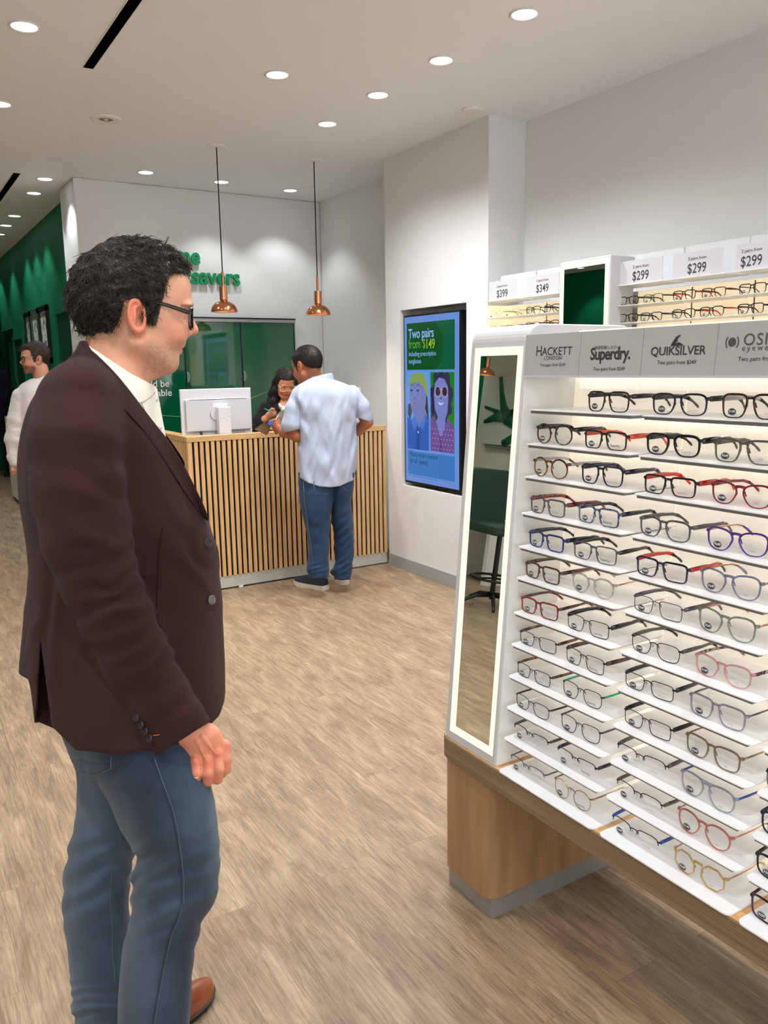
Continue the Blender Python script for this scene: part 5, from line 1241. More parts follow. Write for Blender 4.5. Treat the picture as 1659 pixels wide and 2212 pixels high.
rows = [[(x+3, y, z) for x, y, z in ((a[0]+8, a[1]+4, -.5*zfront(a[0]-3, a[1], -1)) for a in inner[:8])], [(x, y, z) for x, y, z in ((b[0]+22, b[1]+4, -.9*zfront(b[0], b[1], -1)+12) for b in outer[:8])]]
sheet('lapel', rows, M_jk, jo, .004, sub=2)
M_btn = mat('dark_horn_button', (44, 36, 34), .5)
def button(x, y, r, par, nrm=(-.2, 0, -1), z=None, m=M_btn):
    z = zfront(x, y, -1)-9 if z is None else z; c = Vector(px1(x, y, z-5)); n_ = (Vector(px1(x+nrm[0]*10, y+nrm[1]*10, z+nrm[2]*10))-c).normalized()
    b_ = MB(); r_ = r/K1; b_.lathe([(0, .0012), (r_*.72, .0012), (r_*.82, .0024), (r_, .0016), (r_, -.0005), (0, -.0008)], 0, 0, 20, False)
    for k in range(4): a = math.pi/4+k*math.pi/2; b_.lathe([(0, .00135), (r_*.11, .00135)], r_*.25*math.cos(a), r_*.25*math.sin(a), 8, False)
    o = b_.build('button', m, par, smooth=False); o.matrix_local = Matrix.Translation(c) @ n_.to_track_quat('Z', 'Y').to_matrix().to_4x4(); return o
button(449, 1172, 10.5, jo, (.5, 0, -.9)); button(457, 1296, 10.5, jo, (.55, 0, -.85), m=mat('grey_horn_button', (96, 88, 84), .25, coat=.3))
# welt pocket flap and seams
def seam(name, pts, r, m, par, off=3):
    b_ = MB(); b_.tube([px1(x, y, (zfront(x, y, -1)-off) if z is None else z) for x, y, z in pts], r/K1, 6); return b_.build(name, m, par, smooth=True)
M_seam = mat('seam_shadow', (34, 19, 18), .95, spec=.05)
sheet('pocket_flap', [[(326, 1326, zfront(326, 1326, -1)-6), (345, 1325, zfront(345, 1325, -1)-7), (359, 1325, zfront(359, 1325, -1)-7)], [(326, 1372, zfront(326, 1372, -1)-7), (345, 1373, zfront(345, 1373, -1)-9), (359, 1370, zfront(359, 1370, -1)-9)]], M_jk, jo, .003)
seam('seam', [(352, 1140, None), (341, 1200, None), (338, 1315, None)], .6, M_seam, jo)
for k, (x, y) in enumerate(((294, 1551), (304, 1566), (313, 1580), (323, 1595))):
    def zs_(x, y):
        best = 0
        for a, b in zip(SLV[:-1], SLV[1:]):
            ab = np.array(b[:2])-np.array(a[:2]); t = np.clip(((x-a[0])*ab[0]+(y-a[1])*ab[1])/(ab@ab), 0, 1); c = np.array(a[:2])+ab*t; r = a[3]+(b[3]-a[3])*t; d = math.hypot(x-c[0], y-c[1])
            if d < r: best = min(best, a[2]+(b[2]-a[2])*t-math.sqrt(r*r-d*d)/1.15)
        return best
    button(x, y, 7.6, jo, (-.45, 0, -1), z=zs_(x+6, y)-7)
MB().tube([px1(331, 1589, zs_(335, 1589)-6), px1(344, 1587, zs_(344, 1587)-6)], .9/K1, 6).build('orange_buttonhole_thread', mat('orange_thread', (226, 90, 50), .6), jo)
# ring
rg = MB(); rg.ring([px1(423+14.6*math.cos(a), 1676+4.5*math.sin(a)*-1, -172+14.5*math.sin(a)) for a in [2*math.pi*k/24 for k in range(24)]], .0018, .0022, (0, 0, 1)); rg.build('ring', mat('silver_ring', (230, 226, 215), .2, metal=1), man)
# jeans
M_dn = cloth('blue_denim', (36, 47, 62), (80, 97, 114), 1100, .9, .15, .35, (3.4, (1.3, 1.3, .7)))
near = [(1490, 190, 450, -60, 105), (1540, 190, 452, -64, 108), (1600, 196, 452, -76, 110), (1640, 200, 452, -92, 112), (1691, 212, 456, -105, 116), (1735, 234, 465, -108, 112), (1788, 258, 471, -112, 106), (1841, 288, 475, -114, 98), (1868, 298, 475, -114, 92), (1901, 281, 473, -114, 88), (1945, 283, 462, -112, 86), (1992, 279, 438, -110, 84), (2039, 268, 425, -108, 82), (2089, 261, 418, -106, 80), (2158, 256, 412, -104, 78), (2212, 253, 409, -102, 78), (2330, 246, 404, -100, 78), (2440, 240, 402, -100, 80)]
farl = [(1540, 118, 400, 60, 120), (1590, 132, 400, 65, 120), (1647, 160, 400, 75, 115), (1703, 167, 380, 90, 108), (1763, 164, 340, 100, 100), (1819, 150, 310, 104, 94), (1866, 140, 286, 106, 88), (1929, 135, 281, 106, 84), (1990, 138, 282, 104, 82), (2023, 141, 284, 104, 80), (2133, 151, 292, 102, 80), (2168, 156, 296, 100, 82), (2176, 150, 298, 100, 84), (2200, 162, 298, 100, 80), (2268, 166, 300, 100, 80)]
def jeans1(p):
    a = LOFT(p, near, 2.1); b = LOFT(p, farl, 2.1)
    a = a+creases(p, 370, 1930, 1.25, 52, 5, 110)+creases(p, 300, 1890, .9, 34, 3.5, 60)+4*vnoise(p[0]/45, p[1]/60, p[2]/50)+creases(p, 420, 1990, 1.0, 40, 2.5, 60)
    b = b+creases(p, 190, 1880, 1.1, 48, 5, 100)+5*vnoise(p[0]/45+9, p[1]/50, p[2]/50)+creases(p, 170, 2170, 1.4, 22, 3, 60)
    sel = np.clip((1880-p[1])/160, 0, 1)
    d = smin(a, b, 6+26*sel*sel); top = ELL(p, (292, 1590, -10), (148, 150, 190)); d = smin(d, np.maximum(top, p[1]-1640), 30)
    return d
def jclip(p): return np.maximum(jeans1(p), 1500-p[1])
jn = sculpt('jeans', jclip, (90, 1490, -240), (495, 2450, 225), 5.0, D1, M_dn, man)
def zjean(x, y, tab, side=-1):
    t = np.array(tab, float); xl, xr, zc, b = (np.interp(y, t[:, 0], t[:, k]) for k in (1, 2, 3, 4)); a = (xr-xl)/2; c = (xr+xl)/2; u = min(1, abs((x-c)/a)); return zc+side*b*(1-u**2.1)**(1/2.1)
M_st = mat('denim_stitch', (92, 100, 108), .8)
def jseam(pts, tab, r=1.1, off=2.5, m=M_st):
    MB().tube([px1(x, y, zjean(x, y, tab)-off) for x, y in pts], r/K1, 6).build('seam', m, jn, smooth=True)
sm_ = [(334, 1640), (345, 1670), (360, 1712), (374, 1750), (385, 1800), (392, 1850), (397, 1900), (397, 1950), (385, 1990), (371, 2020), (362, 2060), (352, 2110), (343, 2160), (334, 2212), (326, 2300)]
jseam(sm_, near, .8, 3.2); jseam([(x-5, y) for x, y in sm_], near, .8, 3.2, mat('denim_dark_seam', (30, 42, 62), .9))
jseam([(262, 1790), (259, 1830), (246, 1860), (240, 1900), (238, 1950), (242, 2000), (243, 2060), (249, 2120), (257, 2150)], farl, .9, 3.5)
sheet('back_pocket', [[(176, 1618, zjean(176, 1618, near)-4), (205, 1620, zjean(205, 1620, near)-9), (238, 1626, zjean(238, 1626, near)-9)], [(172, 1650, -120), (205, 1650, zjean(215, 1650, near)-9), (240, 1654, zjean(240, 1654, near)-9)], [(186, 1672, -118), (200, 1674, -150), (238, 1660, zjean(238, 1660, near)-8)]], M_dn, jn, .004)
MB().tube([px1(188, 1671, -134), px1(203, 1676, -158), px1(239, 1661, zjean(238, 1660, near)-13), px1(240, 1630, zjean(238, 1630, near)-13)], 1.1/K1, 6).build('pocket_stitch', M_st, jn)
# brown leather shoes
M_ls = mat('tan_leather', (140, 74, 42), .28, coat=.25); noise_col(M_ls, (122, 60, 34), (158, 88, 52), 14, (1, 1, 1), 4)
M_so = mat('dark_sole', (40, 26, 20), .6)
hx = P(168, 1106, 1.55)[:2]; hxp = np.array([P(175, 2300, 1.50)[0], P(175, 2300, 1.50)[1]])
toe = np.array([.549, 1.74]); dr = toe-np.array([.262, 1.63]); dr = dr/np.linalg.norm(dr)
shoe('shoe', M_ls, M_so, tuple(toe-dr*.30), tuple(toe), man, .014, .085, .046)
nt = P(470, 1106, 1.36)[:2]; nh = P(250, 1106, 1.33)[:2]
shoe('shoe', M_ls, M_so, tuple(nt-(nt-nh)/np.linalg.norm(nt-nh)*.30), tuple(nt), man, .014, .085, .046)
rebase(man)
# ---------------------------------------------------------------- customer at the counter
D2 = 5.32; K2 = FPX/D2
cu = person('man in pale blue shirt and jeans leaning on the counter with a clipboard', D2, 707)
h2 = Head((664, 793, -6), math.radians(180-48), K2/100*1.10, pitch=math.radians(-16), nose=10.0, jaw=1.12, chin=6.8)
SH = lambda x: .42*(x-705)
def arm2(p):
    d = CHAIN(p, [(650, 880, -22, 17), (634, 925, -30, 14.5), (642, 942, -34, 12.5), (612, 934, -14, 9.5), (604, 926, -6, 8)], 5)
    hd_ = CAP(p, (602, 924, -4), (592, 914, 0), 9, 8); f = None
    for k in range(4):
        q = CHAIN(p, [(594+k*3.2, 908+k*5, -6, 4.2), (584+k*4, 911+k*6.4, -2, 3.9), (583+k*4.5, 917+k*6, 6, 3.5)], 1.5); f = q if f is None else np.minimum(f, q)
    d = smin(smin(d, hd_, 4), f, 2); d = smin(d, CHAIN(p, [(604, 914, -4, 4), (601, 903, 0, 3.6), (596, 898, 3, 3.2)], 2), 2)
    e = CHAIN(p, [(772, 870, 30, 15), (793, 912, 34, 12.5), (774, 930, 52, 11), (752, 934, 74, 9), (744, 932, 84, 8)], 5)
    g_ = None
    for k in range(4):
        q = CHAIN(p, [(740-k*1, 928+k*2.4, 88+k*1, 4), (732, 930+k*2.4, 94, 3.6), (726, 934+k*2, 96, 3.3)], 1.5); g_ = q if g_ is None else np.minimum(g_, q)
    e = smin(e, g_, 2); e = smin(e, CHAIN(p, [(746, 926, 84, 4), (738, 922, 90, 3.5), (733, 922, 94, 3.2)], 1.5), 1.5)
    return np.minimum(d, e)
def body2(p):
    d = smin(h2.head(p), CAP(p, (676, 812, 0), (700, 850, 6), 19, 24), 9); d = smin(d, CHAIN(p, [(700, 860, 4, 34), (705, 1000, 4, 36)], 8), 12)
    return np.minimum(d, arm2(p))
SK2 = (178, 112, 80)
c2 = lambda V: h2.colour(V, SK2, (.25, (90, 58, 44)), .15, (26, 20, 20))
b2 = sculpt('body', body2, (570, 738, -75), (820, 1045, 110), 1.35, D2, M_skin, cu, c2)
M_h2 = hair_mat('black_short_hair', (20, 16, 16), (44, 32, 28))
HL2 = ([-13, -7, -4.8, -4.2, -3.7, -.6, -.1, .5, 1.7, 2.3, 2.7, 3.2, 3.7, 4.0, 4.6, 6, 14], [-3.0, -2.4, -.2, 1.2, 2.9, 3.1, .6, .2, .2, .8, 1.6, 2.5, 3.4, 4.0, 5.4, 6.4, 6.0])
V_, Q_ = surf(lambda p: h2.hair(p, .9, .8, .18, .9, hl=HL2), (615, 735, -60), (725, 830, 60), 1.1)
hr2 = link('hair', mesh_np('hair', to_world(V_, D2), Q_), M_h2, cu)
def short_hair(h, V, Q, D0, par, n, L, r, m, seed=2):
    def fl(p0): f, s, u = h.loc((p0[:, 0], p0[:, 1], p0[:, 2])); return h.F[None]*np.clip((u-4)/4, 0, 1)[:, None]-h.U[None]*np.clip(1.2-(u-2)/6, .1, 1.2)[:, None]+h.S[None]*(np.sign(s)*.2)[:, None]
    S_, G_ = strands('h', V, Q, D0, m, par, n, L, r, .5, fl, seed, seg=5); link('hair_strands', mesh_np('hair_strands', to_world(S_, D0), G_), m, par)
short_hair(h2, V_, Q_, D2, hr2, 2600, 6, .28, hair_mat('black_short_strands', (22, 18, 18), (56, 42, 36)))
specs_on(h2, cu, mat('thin_grey_frame', (90, 84, 84), .3, metal=.4), .14, 2.6, 1.9, D2, 'rect', 9.2, -.3, thick=.3, wrap=.2, ear=(-.6, 7.45, 2.6))
M_sh2 = cloth('pale_blue_shirt_cloth', (172, 182, 206), (186, 192, 210), 2200, .8, .05, .3)
t2 = [(813, 674, 706, 0, 18), (820, 663, 722, 0, 26), (827, 652, 742, 0, 34), (836, 641, 762, 0, 42), (858, 634, 776, 0, 49), (885, 640, 771, 0, 52), (945, 643, 770, 0, 54), (999, 645, 769, 0, 56), (1033, 645, 768, 0, 57), (1056, 647, 766, 0, 57)]
def shirt2(p):
    d = LOFT(p, t2, 2.25, .42, 705)
    n = 6.5*vnoise(p[0]/10+p[1]/40, p[1]/44, p[2]/22)+6.0*vnoise((p[0]-p[1]*.35)/15, p[1]/40+7, p[2]/20)
    d = d+n*np.clip((p[1]-835)/40, .25, 1)
    hem = np.interp(p[0], [640, 648, 665, 690, 715, 735, 752, 770], [1030, 1032, 1043, 1051, 1053, 1050, 1042, 1035]); d = smax(d, (p[1]-hem)*.9, 1)
    s1 = CHAIN(p, [(650, 852, -24, 20), (638, 885, -28, 22), (632, 918, -30, 25)], 6)+1.6*vnoise(p[0]/9, p[1]/20, p[2]/12)
    s1 = smax(s1, (p[0]-634)*.26+(p[1]-930)*.96, 1); s1 = smax(s1, -CAP(p, (638, 905, -30), (632, 960, -30), 17, 21), 1)
    s2 = CHAIN(p, [(760, 850, 22, 18), (780, 880, 28, 19), (786, 902, 32, 19)], 6)+1.6*vnoise(p[0]/9, p[1]/20, p[2]/12)
    s2 = smax(s2, (p[0]-788)*-.33+(p[1]-908)*.94, 1); s2 = smax(s2, -CAP(p, (784, 892, 32), (790, 940, 34), 14, 17), 1)
    d = smin(smin(d, s1, 4), s2, 4)
    # yoke seam and armhole seams
    d = d+.16*np.exp(-((p[1]-(846+.02*(p[0]-700)-.0009*(p[0]-705)**2))/1.1)**2)*(p[2] < SH(p[0]))
    return smax(d, -CAP(p, (668, 785, 0), (694, 838, 6), 22, 20), 2)
s2_ = sculpt('shirt', shirt2, (600, 800, -95), (820, 1062, 110), 1.7, D2, M_sh2, cu)
up, low = [], []
for k in range(23):
    a = math.radians(-165+330*k/22); c, s = math.cos(a), math.sin(a)        # 0 = right of the nape
    x1_, x2_ = 690+28*c, 689+33*c; up.append((x1_, 813-7*c-2.5*s, 25*-s+.42*(x1_-690))); low.append((x2_, 828-7*c-1.5*s, 31*-s+.42*(x2_-690)))
sheet('collar', [up, [((a[0]*.5+b[0]*.5), (a[1]+b[1])/2-.5, (a[2]+b[2])/2*1.02) for a, b in zip(up, low)], low], M_sh2, s2_, .003, D2)
# jeans
M_dn2 = cloth('mid_blue_denim', (30, 52, 82), (48, 74, 104), 1300, .9, .1, .35, (3.4, (1.3, 1.3, .7)))
l2 = [(1020, 644, 716, -14, 42), (1033, 644, 720, -14, 44), (1060, 645, 722, -14, 44), (1086, 647, 719, -15, 40), (1110, 652, 715, -15, 36), (1149, 662, 712, -16, 31), (1188, 666, 711, -17, 27), (1219, 663, 710, -18, 25), (1232, 662, 711, -18, 26), (1241, 666, 710, -18, 25), (1249, 668, 708, -18, 25)]
r2 = [(1020, 708, 766, 16, 42), (1053, 712, 764, 16, 44), (1086, 718, 759, 18, 38), (1125, 715, 763, 20, 34), (1150, 721, 764, 21, 31), (1185, 721, 765, 22, 28), (1216, 724, 762, 22, 25), (1233, 717, 762, 22, 25), (1243, 721, 758, 22, 24), (1252, 722, 757, 22, 24)]
def jeans2(p):
    a = LOFT(p, l2, 2.1, .3, 682)+1.6*vnoise(p[0]/14, p[1]/12, p[2]/14)+creases(p, 684, 1229, 1.3, 11, .9, 16); b = LOFT(p, r2, 2.1, .3, 740)+1.8*vnoise(p[0]/12, p[1]/16+4, p[2]/14)+creases(p, 742, 1150, .9, 16, 1.4, 34)+creases(p, 746, 1224, 1.0, 13, 1.3, 22)
    return smin(a, b, 3+6*np.clip((1080-p[1])/20, 0, 1))
j2 = sculpt('jeans', jeans2, (630, 1018, -75), (780, 1256, 90), 1.6, D2, M_dn2, cu)
def z2(x, y, tab, sh=.3, cx=682):
    t = np.array(tab, float); xl, xr, zc, b = (np.interp(y, t[:, 0], t[:, k]) for k in (1, 2, 3, 4)); a = (xr-xl)/2; c = (xr+xl)/2; u = min(1, abs((x-c)/a)); return zc+sh*(x-cx)-b*(1-u**2.1)**(1/2.1)
def p2(x, y, z): return tuple(P(x, y, D2+z/K2))
for tab, cx, pts in ((l2, 682, [(678, 1045), (681, 1066), (704, 1067), (718, 1056)]), (r2, 740, [(738, 1050), (750, 1060), (762, 1052)]), (l2, 682, [(655, 1040), (657, 1080), (664, 1130), (672, 1180), (677, 1235)])):
    MB().tube([p2(x, y, z2(x, y, tab, .3, cx)-1.6) for x, y in pts], .45/K2, 5).build('seam', mat('pale_denim_stitch', (108, 130, 150), .8), j2, smooth=True)
M_navy = mat('navy_knit_upper', (34, 38, 52), .85, bump=(600, .4)); M_cream = mat('cream_foam_sole', (226, 216, 196), .6)
def shoe_px(x0, y0, x1, y1, par, mu, ms, **k):
    a = onp('z', 0, x0, y0); b = onp('z', 0, x1, y1); d = (b-a)[:2]; d /= np.linalg.norm(d); return shoe('shoe', mu, ms, tuple(a[:2]), tuple(a[:2]+d*.29), par, **k)
shoe_px(706, 1275, 636, 1262, cu, M_navy, M_cream, sole_t=.032, h=.085, hw=.046)
shoe_px(745, 1264, 716, 1240, cu, M_navy, M_cream, sole_t=.032, h=.085, hw=.044)
rebase(cu)
# clipboard with a folded-over paper pad, held above the ledge
cb = thing('clipboard', 'brown clipboard with curled white papers held over the counter ledge', 'clipboard', tuple(P(590, 920, 5.38)))
def q2(x, y, z): return tuple(P(x, y, D2+z/K2))
MB().add([q2(550, 926, -2), q2(606, 888, -4), q2(612, 893, 24), q2(576, 938, 16), q2(550, 928, -.5), q2(606, 890, -2.5), q2(612, 895, 25.5), q2(576, 940, 17.5)], [(0, 1, 2, 3), (4, 7, 6, 5), (0, 4, 5, 1), (1, 5, 6, 2), (2, 6, 7, 3), (3, 7, 4, 0)]).build('board', mat('hardboard', (150, 122, 96), .7), cb)
rows = []
for k in range(15):
    u = k/14
    if u < .45: v = u/.45; rows.append([(578+24*v, 930-40*v, -3-4*v), (622+16*v, 936-46*v, 20-2*v)])
    else: a = (u-.45)/.55*4.6; rows.append([(603+6.5*math.sin(a)*.6, 883.5+6.5*math.cos(a), -8-5*math.sin(a)), (640+6.5*math.sin(a)*.6, 883.5+6.5*math.cos(a), 18-5*math.sin(a))])
sheet('papers', rows, mat('paper', (240, 240, 236), .6), cb, .0006, D2); rebase(cb)
for (x, y, z, w_, lab) in ((584.5, 913, -14, 7, 'bright blue tag between the fingers of the man at the counter'), (614, 940.5, -22, 4, 'small bright blue tag under the wrist of the man at the counter')):
    b_ = MB(); n = [q2(x-w_, y+2, z), q2(x+w_*.2, y-w_*.8, z), q2(x+w_, y-1, z+1), q2(x-w_*.3, y+w_*.9, z+1)]; n2 = [q2(x-w_, y+2, z+1.5), q2(x+w_*.2, y-w_*.8, z+1.5), q2(x+w_, y-1, z+2.5), q2(x-w_*.3, y+w_*.9, z+2.5)]
    tag(b_.add(n+n2, [(0, 1, 2, 3), (4, 7, 6, 5), (0, 4, 5, 1), (1, 5, 6, 2), (2, 6, 7, 3), (3, 7, 4, 0)]).build('blue_tag', mat('bright_blue_plastic', (60, 110, 220), .4), bevel=.001), lab, 'tag')

# ---------------------------------------------------------------- receptionist behind the counter
D3 = 6.02; K3 = FPX/D3
wo = person('woman with long wavy black hair, clear glasses and black blazer writing behind the counter', D3, 618)
h3 = Head((616, 832, 4), math.radians(-90+14), K3/100*.93, pitch=math.radians(-16), nose=9.7, jaw=.92, chin=6.4, brow=.8)
def hand3(p):
    d = CHAIN(p, [(560, 925, -10, 9), (572, 906, -16, 7.5), (582, 896, -19, 6)], 4); f = None
    for k in range(4):
        q = CHAIN(p, [(583+k*1, 888+k*3.4, -22, 3.1), (591, 887+k*3.4, -25, 2.9), (595, 890+k*3.0, -21, 2.6)], 1); f = q if f is None else np.minimum(f, q)
    d = smin(smin(d, CAP(p, (581, 896, -19), (588, 893, -20), 7, 6.5), 3), f, 1.2); return smin(d, CHAIN(p, [(582, 888, -22, 3), (587, 883, -26, 2.6), (592, 884, -28, 2.3)], 1), 1.2)
def body3(p):
    d = smin(h3.head(p), CAP(p, (619, 850, 10), (618, 884, 14), 12.5, 15), 5); d = smin(d, CHAIN(p, [(614, 890, 14, 26), (614, 935, 14, 30)], 6), 8)
    return np.minimum(d, hand3(p))
SK3 = (196, 134, 102)
b3 = sculpt('body', body3, (548, 800, -50), (668, 945, 55), 1.15, D3, M_skin, wo, lambda V: h3.colour(V, SK3, (0, None), .12, (20, 16, 18)))
M_h3 = hair_mat('black_wavy_hair', (14, 12, 14), (38, 32, 34))
def hair3(p):
    x, y, z = p; q = h3.loc(p); f, s, u = q
    d = h3.hair(p, 1.2, 1.0, .25, .8, hl=([-13, -2, 1, 3, 4.5, 6.5, 14], [-9, -9, -8, -2.0, 3.2, 6.4, 6.6]))
    w_ = 2.2*vnoise(x/5, y/7, z/5)+1.4*np.sin(y/3.6+x/9)
    l_ = CHAIN(p, [(601, 822, 6, 10), (594, 846, 8, 11), (588, 868, 8, 11.5), (585, 886, 6, 9)], 5, 1)+w_*.6
    l2_ = CHAIN(p, [(606, 845, 16, 11), (602, 872, 18, 12), (600, 890, 16, 9)], 5)+w_*.6
    r_ = CHAIN(p, [(637, 824, 6, 8), (643, 846, 10, 9), (646, 872, 12, 10), (646, 886, 10, 8)], 5)+w_*.6
    d = smin(smin(smin(d, l_, 4), l2_, 4), r_, 4)
    return d
V_, Q_ = surf(hair3, (566, 790, -45), (668, 902, 50), 1.1)
hr3 = link('hair', mesh_np('hair', to_world(V_, D3), Q_), M_h3, wo)
def flow3(p0): n = len(p0); return np.tile(np.array([[-.12, 1, 0]]), (n, 1))
S3, SQ3 = strands('h', V_, Q_, D3, M_h3, wo, 1500, 16, .38, 1.8, flow3, 5, keep=lambda c: (c[:, 0] < 601) | (c[:, 0] > 634) | (c[:, 1] < 812), seg=8)
link('hair_waves', mesh_np('hair_waves', to_world(S3, D3), SQ3), hair_mat('black_wave_strands', (16, 14, 16), (54, 46, 48)), hr3)
specs_on(h3, wo, mat('clear_yellowish_frame', (226, 206, 170), .25, coat=.3), .22, 2.65, 2.2, D3, 'soft', 9.0, -.6, thick=.35, wrap=.1, ear=(-.6, 7.2, 2.2))
M_bl = cloth('black_blazer_cloth', (18, 18, 22), (26, 26, 30), 1500, .9, .05, .3)
def blz3(p):
    t = [(868, 592, 646, 14, 16), (876, 572, 664, 14, 24), (890, 562, 674, 14, 28), (930, 562, 676, 14, 32), (1100, 566, 674, 14, 32)]
    d = LOFT(p, t, 2.3)+1.2*vnoise(p[0]/9, p[1]/16, p[2]/9)
    d = smin(d, CHAIN(p, [(574, 882, 4, 15), (560, 908, -4, 14), (550, 930, -6, 12.5), (566, 914, -13, 10.5)], 5), 4)
    v = np.maximum(np.abs(p[0]-615)-np.clip((906-p[1])*.42, 0, 14), p[2]-10); return smax(d, -v, 1)
z3 = sculpt('blazer', blz3, (532, 862, -50), (690, 1060, 60), 1.7, D3, M_bl, wo)
def sh3(p): return np.maximum(LOFT(p, [(868, 600, 636, 12, 16), (880, 586, 650, 12, 22), (930, 580, 656, 12, 25)], 2.3), 0)+.4*vnoise(p[0]/5, p[1]/7, p[2]/5)
sculpt('white_shirt', lambda p: smax(sh3(p), -CAP(p, (619, 850, 4), (619, 882, -6), 15, 9), 1), (576, 862, -28), (662, 925, 45), 1.3, D3, mat('white_blouse', (232, 230, 226), .7), wo)
sk = MB(); pxtube(sk, [(616, 1040, 14), (616, 1078, 10), (610, 1084, -50)], [34, 30, 20], D3, 12); sk.build('trousers', M_bl, wo, smooth=True)
g3 = MB(); pxtube(g3, [(587+4*math.cos(a), 886+2*math.sin(a), -24+3*math.sin(a)) for a in [k*math.pi/5 for k in range(11)]], .7, D3, 5, caps=False); g3.build('gold_ring', mat('gold_ring_metal', (220, 180, 80), .2, metal=1), wo)
for (x0, y0, x1, y1) in ((606, 1092, 598, 1236), (632, 1092, 628, 1236)):
    lg = MB(); pxtube(lg, [(x0, y0, -36), (x1, y1, -40)], [13, 9], D3, 10); lg.build('trouser_leg', M_bl, wo, smooth=True)
rebase(wo)
pn = MB(); pxtube(pn, [(571, 882, -30), (583, 889, -29), (594, 896, -27)], [.9, 1.3, .5], D3, 10)
pen = pn.build('pen', mat('teal_pen', (60, 150, 140), .3)); tag(pen, 'slim teal pen in the hand of the woman behind the counter', 'pen')
# stool she sits on
cs = thing('office_stool', 'dark stool under the woman, hidden behind the reception counter', 'stool', (float(P(616, 1106, D3)[0]), float(P(616, 1106, D3)[1]), 0))
sx, sy = cs.location[0], cs.location[1]
MB().lathe([(0, .40), (.17, .40), (.19, .42), (.19, .455), (.16, .47), (0, .47)], sx, sy, 28, False).build('seat', M_black, cs, smooth=True)
MB().tube([(sx, sy, .05), (sx, sy, .40)], .025, 12).build('post', M_black, cs)
MB().lathe([(0, 0), (.22, 0), (.22, .02), (.03, .05), (0, .05)], sx, sy, 28, False).build('base', M_black, cs); rebase(cs)

# ---------------------------------------------------------------- man in the white shirt, left behind
D4 = 5.85; K4 = FPX/D4
w4 = person('bearded man in white shirt and round glasses, looking left beside the green wall', D4, 70)
h4 = Head((74, 777, 0), math.radians(180+14), K4/100*1.0, pitch=math.radians(2), nose=10.3, chin=6.8)
def body4(p):
    d = smin(h4.head(p), CAP(p, (87, 796, 0), (94, 850, 6), 17, 20), 7); d = smin(d, CHAIN(p, [(86, 850, 4, 30), (84, 1010, 4, 36)], 8), 10)
    hd_ = CHAIN(p, [(28, 985, -8, 8), (30, 1003, -8, 8.5)], 3); f = None
    for k in range(4):
        q = CHAIN(p, [(27+k*3.2, 1006, -10+k*2, 3.6), (27+k*3.2, 1016, -12+k*2, 3.3), (29+k*3, 1023, -8+k*2, 3)], 1); f = q if f is None else np.minimum(f, q)
    hd_ = smin(smin(hd_, f, 1.5), CHAIN(p, [(35, 998, -12, 3.6), (38, 1008, -14, 3.2), (37, 1014, -13, 2.8)], 1), 1.5)
    return np.minimum(d, hd_)
b4 = sculpt('body', body4, (18, 736, -50), (140, 1035, 55), 1.35, D4, M_skin, w4, lambda V: h4.colour(V, (222, 162, 134), (.95, (84, 60, 48)), .25, (60, 48, 42)))
M_h4 = hair_mat('dark_brown_short_hair', (44, 36, 32), (96, 84, 76))
HL4 = ([-13, -7, -4.8, -4.2, -3.7, -.6, -.1, .5, 1.7, 2.3, 2.7, 3.2, 3.7, 4.0, 4.6, 6, 14], [-2.6, -2.2, -.2, 1.2, 2.9, 3.1, -1.0, -1.4, -1.0, .2, 1.6, 2.5, 3.6, 4.6, 5.6, 6.6, 6.6])
def hair4(p):
    d = h4.hair(p, .8, 1.4, .35, .8, hl=HL4); q = h4.loc(p); return smin(d, smax(ELL(q, (5.8, 0, 8.9), (3.4, 5, 2.4)), 7-q[2], .5)*h4.sc, 2)
V_, Q_ = surf(hair4, (30, 733, -45), (125, 815, 50), 1.1)
hr4 = link('hair', mesh_np('hair', to_world(V_, D4), Q_), M_h4, w4)
short_hair(h4, V_, Q_, D4, hr4, 2200, 9, .32, hair_mat('brown_short_strands', (40, 32, 28), (104, 92, 84)))
specs_on(h4, w4, mat('black_round_frame', (14, 14, 16), .2, coat=.3), .26, 2.5, 2.15, D4, 'panto', 9.6, -.4, thick=.35, wrap=.22, ear=(-.6, 7.45, 2.4), tm=mat('pale_temple', (190, 170, 150), .3, metal=.4))
M_sh4 = cloth('crisp_white_shirt', (232, 224, 224), (240, 234, 232), 1800, .75, .05, .2)
def shirt4(p):
    t = [(818, 66, 112, 0, 20), (832, 44, 132, 0, 34), (850, 34, 142, 0, 42), (900, 38, 144, 0, 46), (1000, 42, 142, 0, 46), (1022, 44, 140, 0, 46)]
    d = LOFT(p, t, 2.3)+1.6*vnoise(p[0]/12, p[1]/22, p[2]/14)
    s1 = CHAIN(p, [(45, 858, -8, 21), (35, 905, -10, 20), (28, 950, -10, 18), (27, 985, -9, 11.5), (30, 998, -9, 11)], 6)+2.4*vnoise(p[0]/14, p[1]/7, p[2]/14)
    d = smin(d, s1, 2.5); return smax(d, -CAP(p, (84, 780, 0), (90, 836, -4), 20, 15), 1.5)
s4 = sculpt('shirt', shirt4, (2, 812, -62), (150, 1062, 62), 1.6, D4, M_sh4, w4)
rows = [[], []]
for k in range(17):
    a = math.radians(-160+320*k/16); c, s = math.cos(a), math.sin(a); rows[0].append((92+21*c, 812+9*(-c)*.9, -20*s)); rows[1].append((91+27*c, 829+15*(-c), -27*s))
sheet('collar', rows, M_sh4, s4, .003, D4)
tr = cloth('dark_trousers', (40, 40, 46), (50, 50, 56), 1500, .9, .05, .2)
def tro4(p): return smin(CHAIN(p, [(76, 1020, -6, 31), (86, 1140, -6, 20), (92, 1232, -6, 15)], 8), CHAIN(p, [(112, 1020, 8, 31), (118, 1140, 8, 20), (122, 1222, 8, 15)], 8), 6)
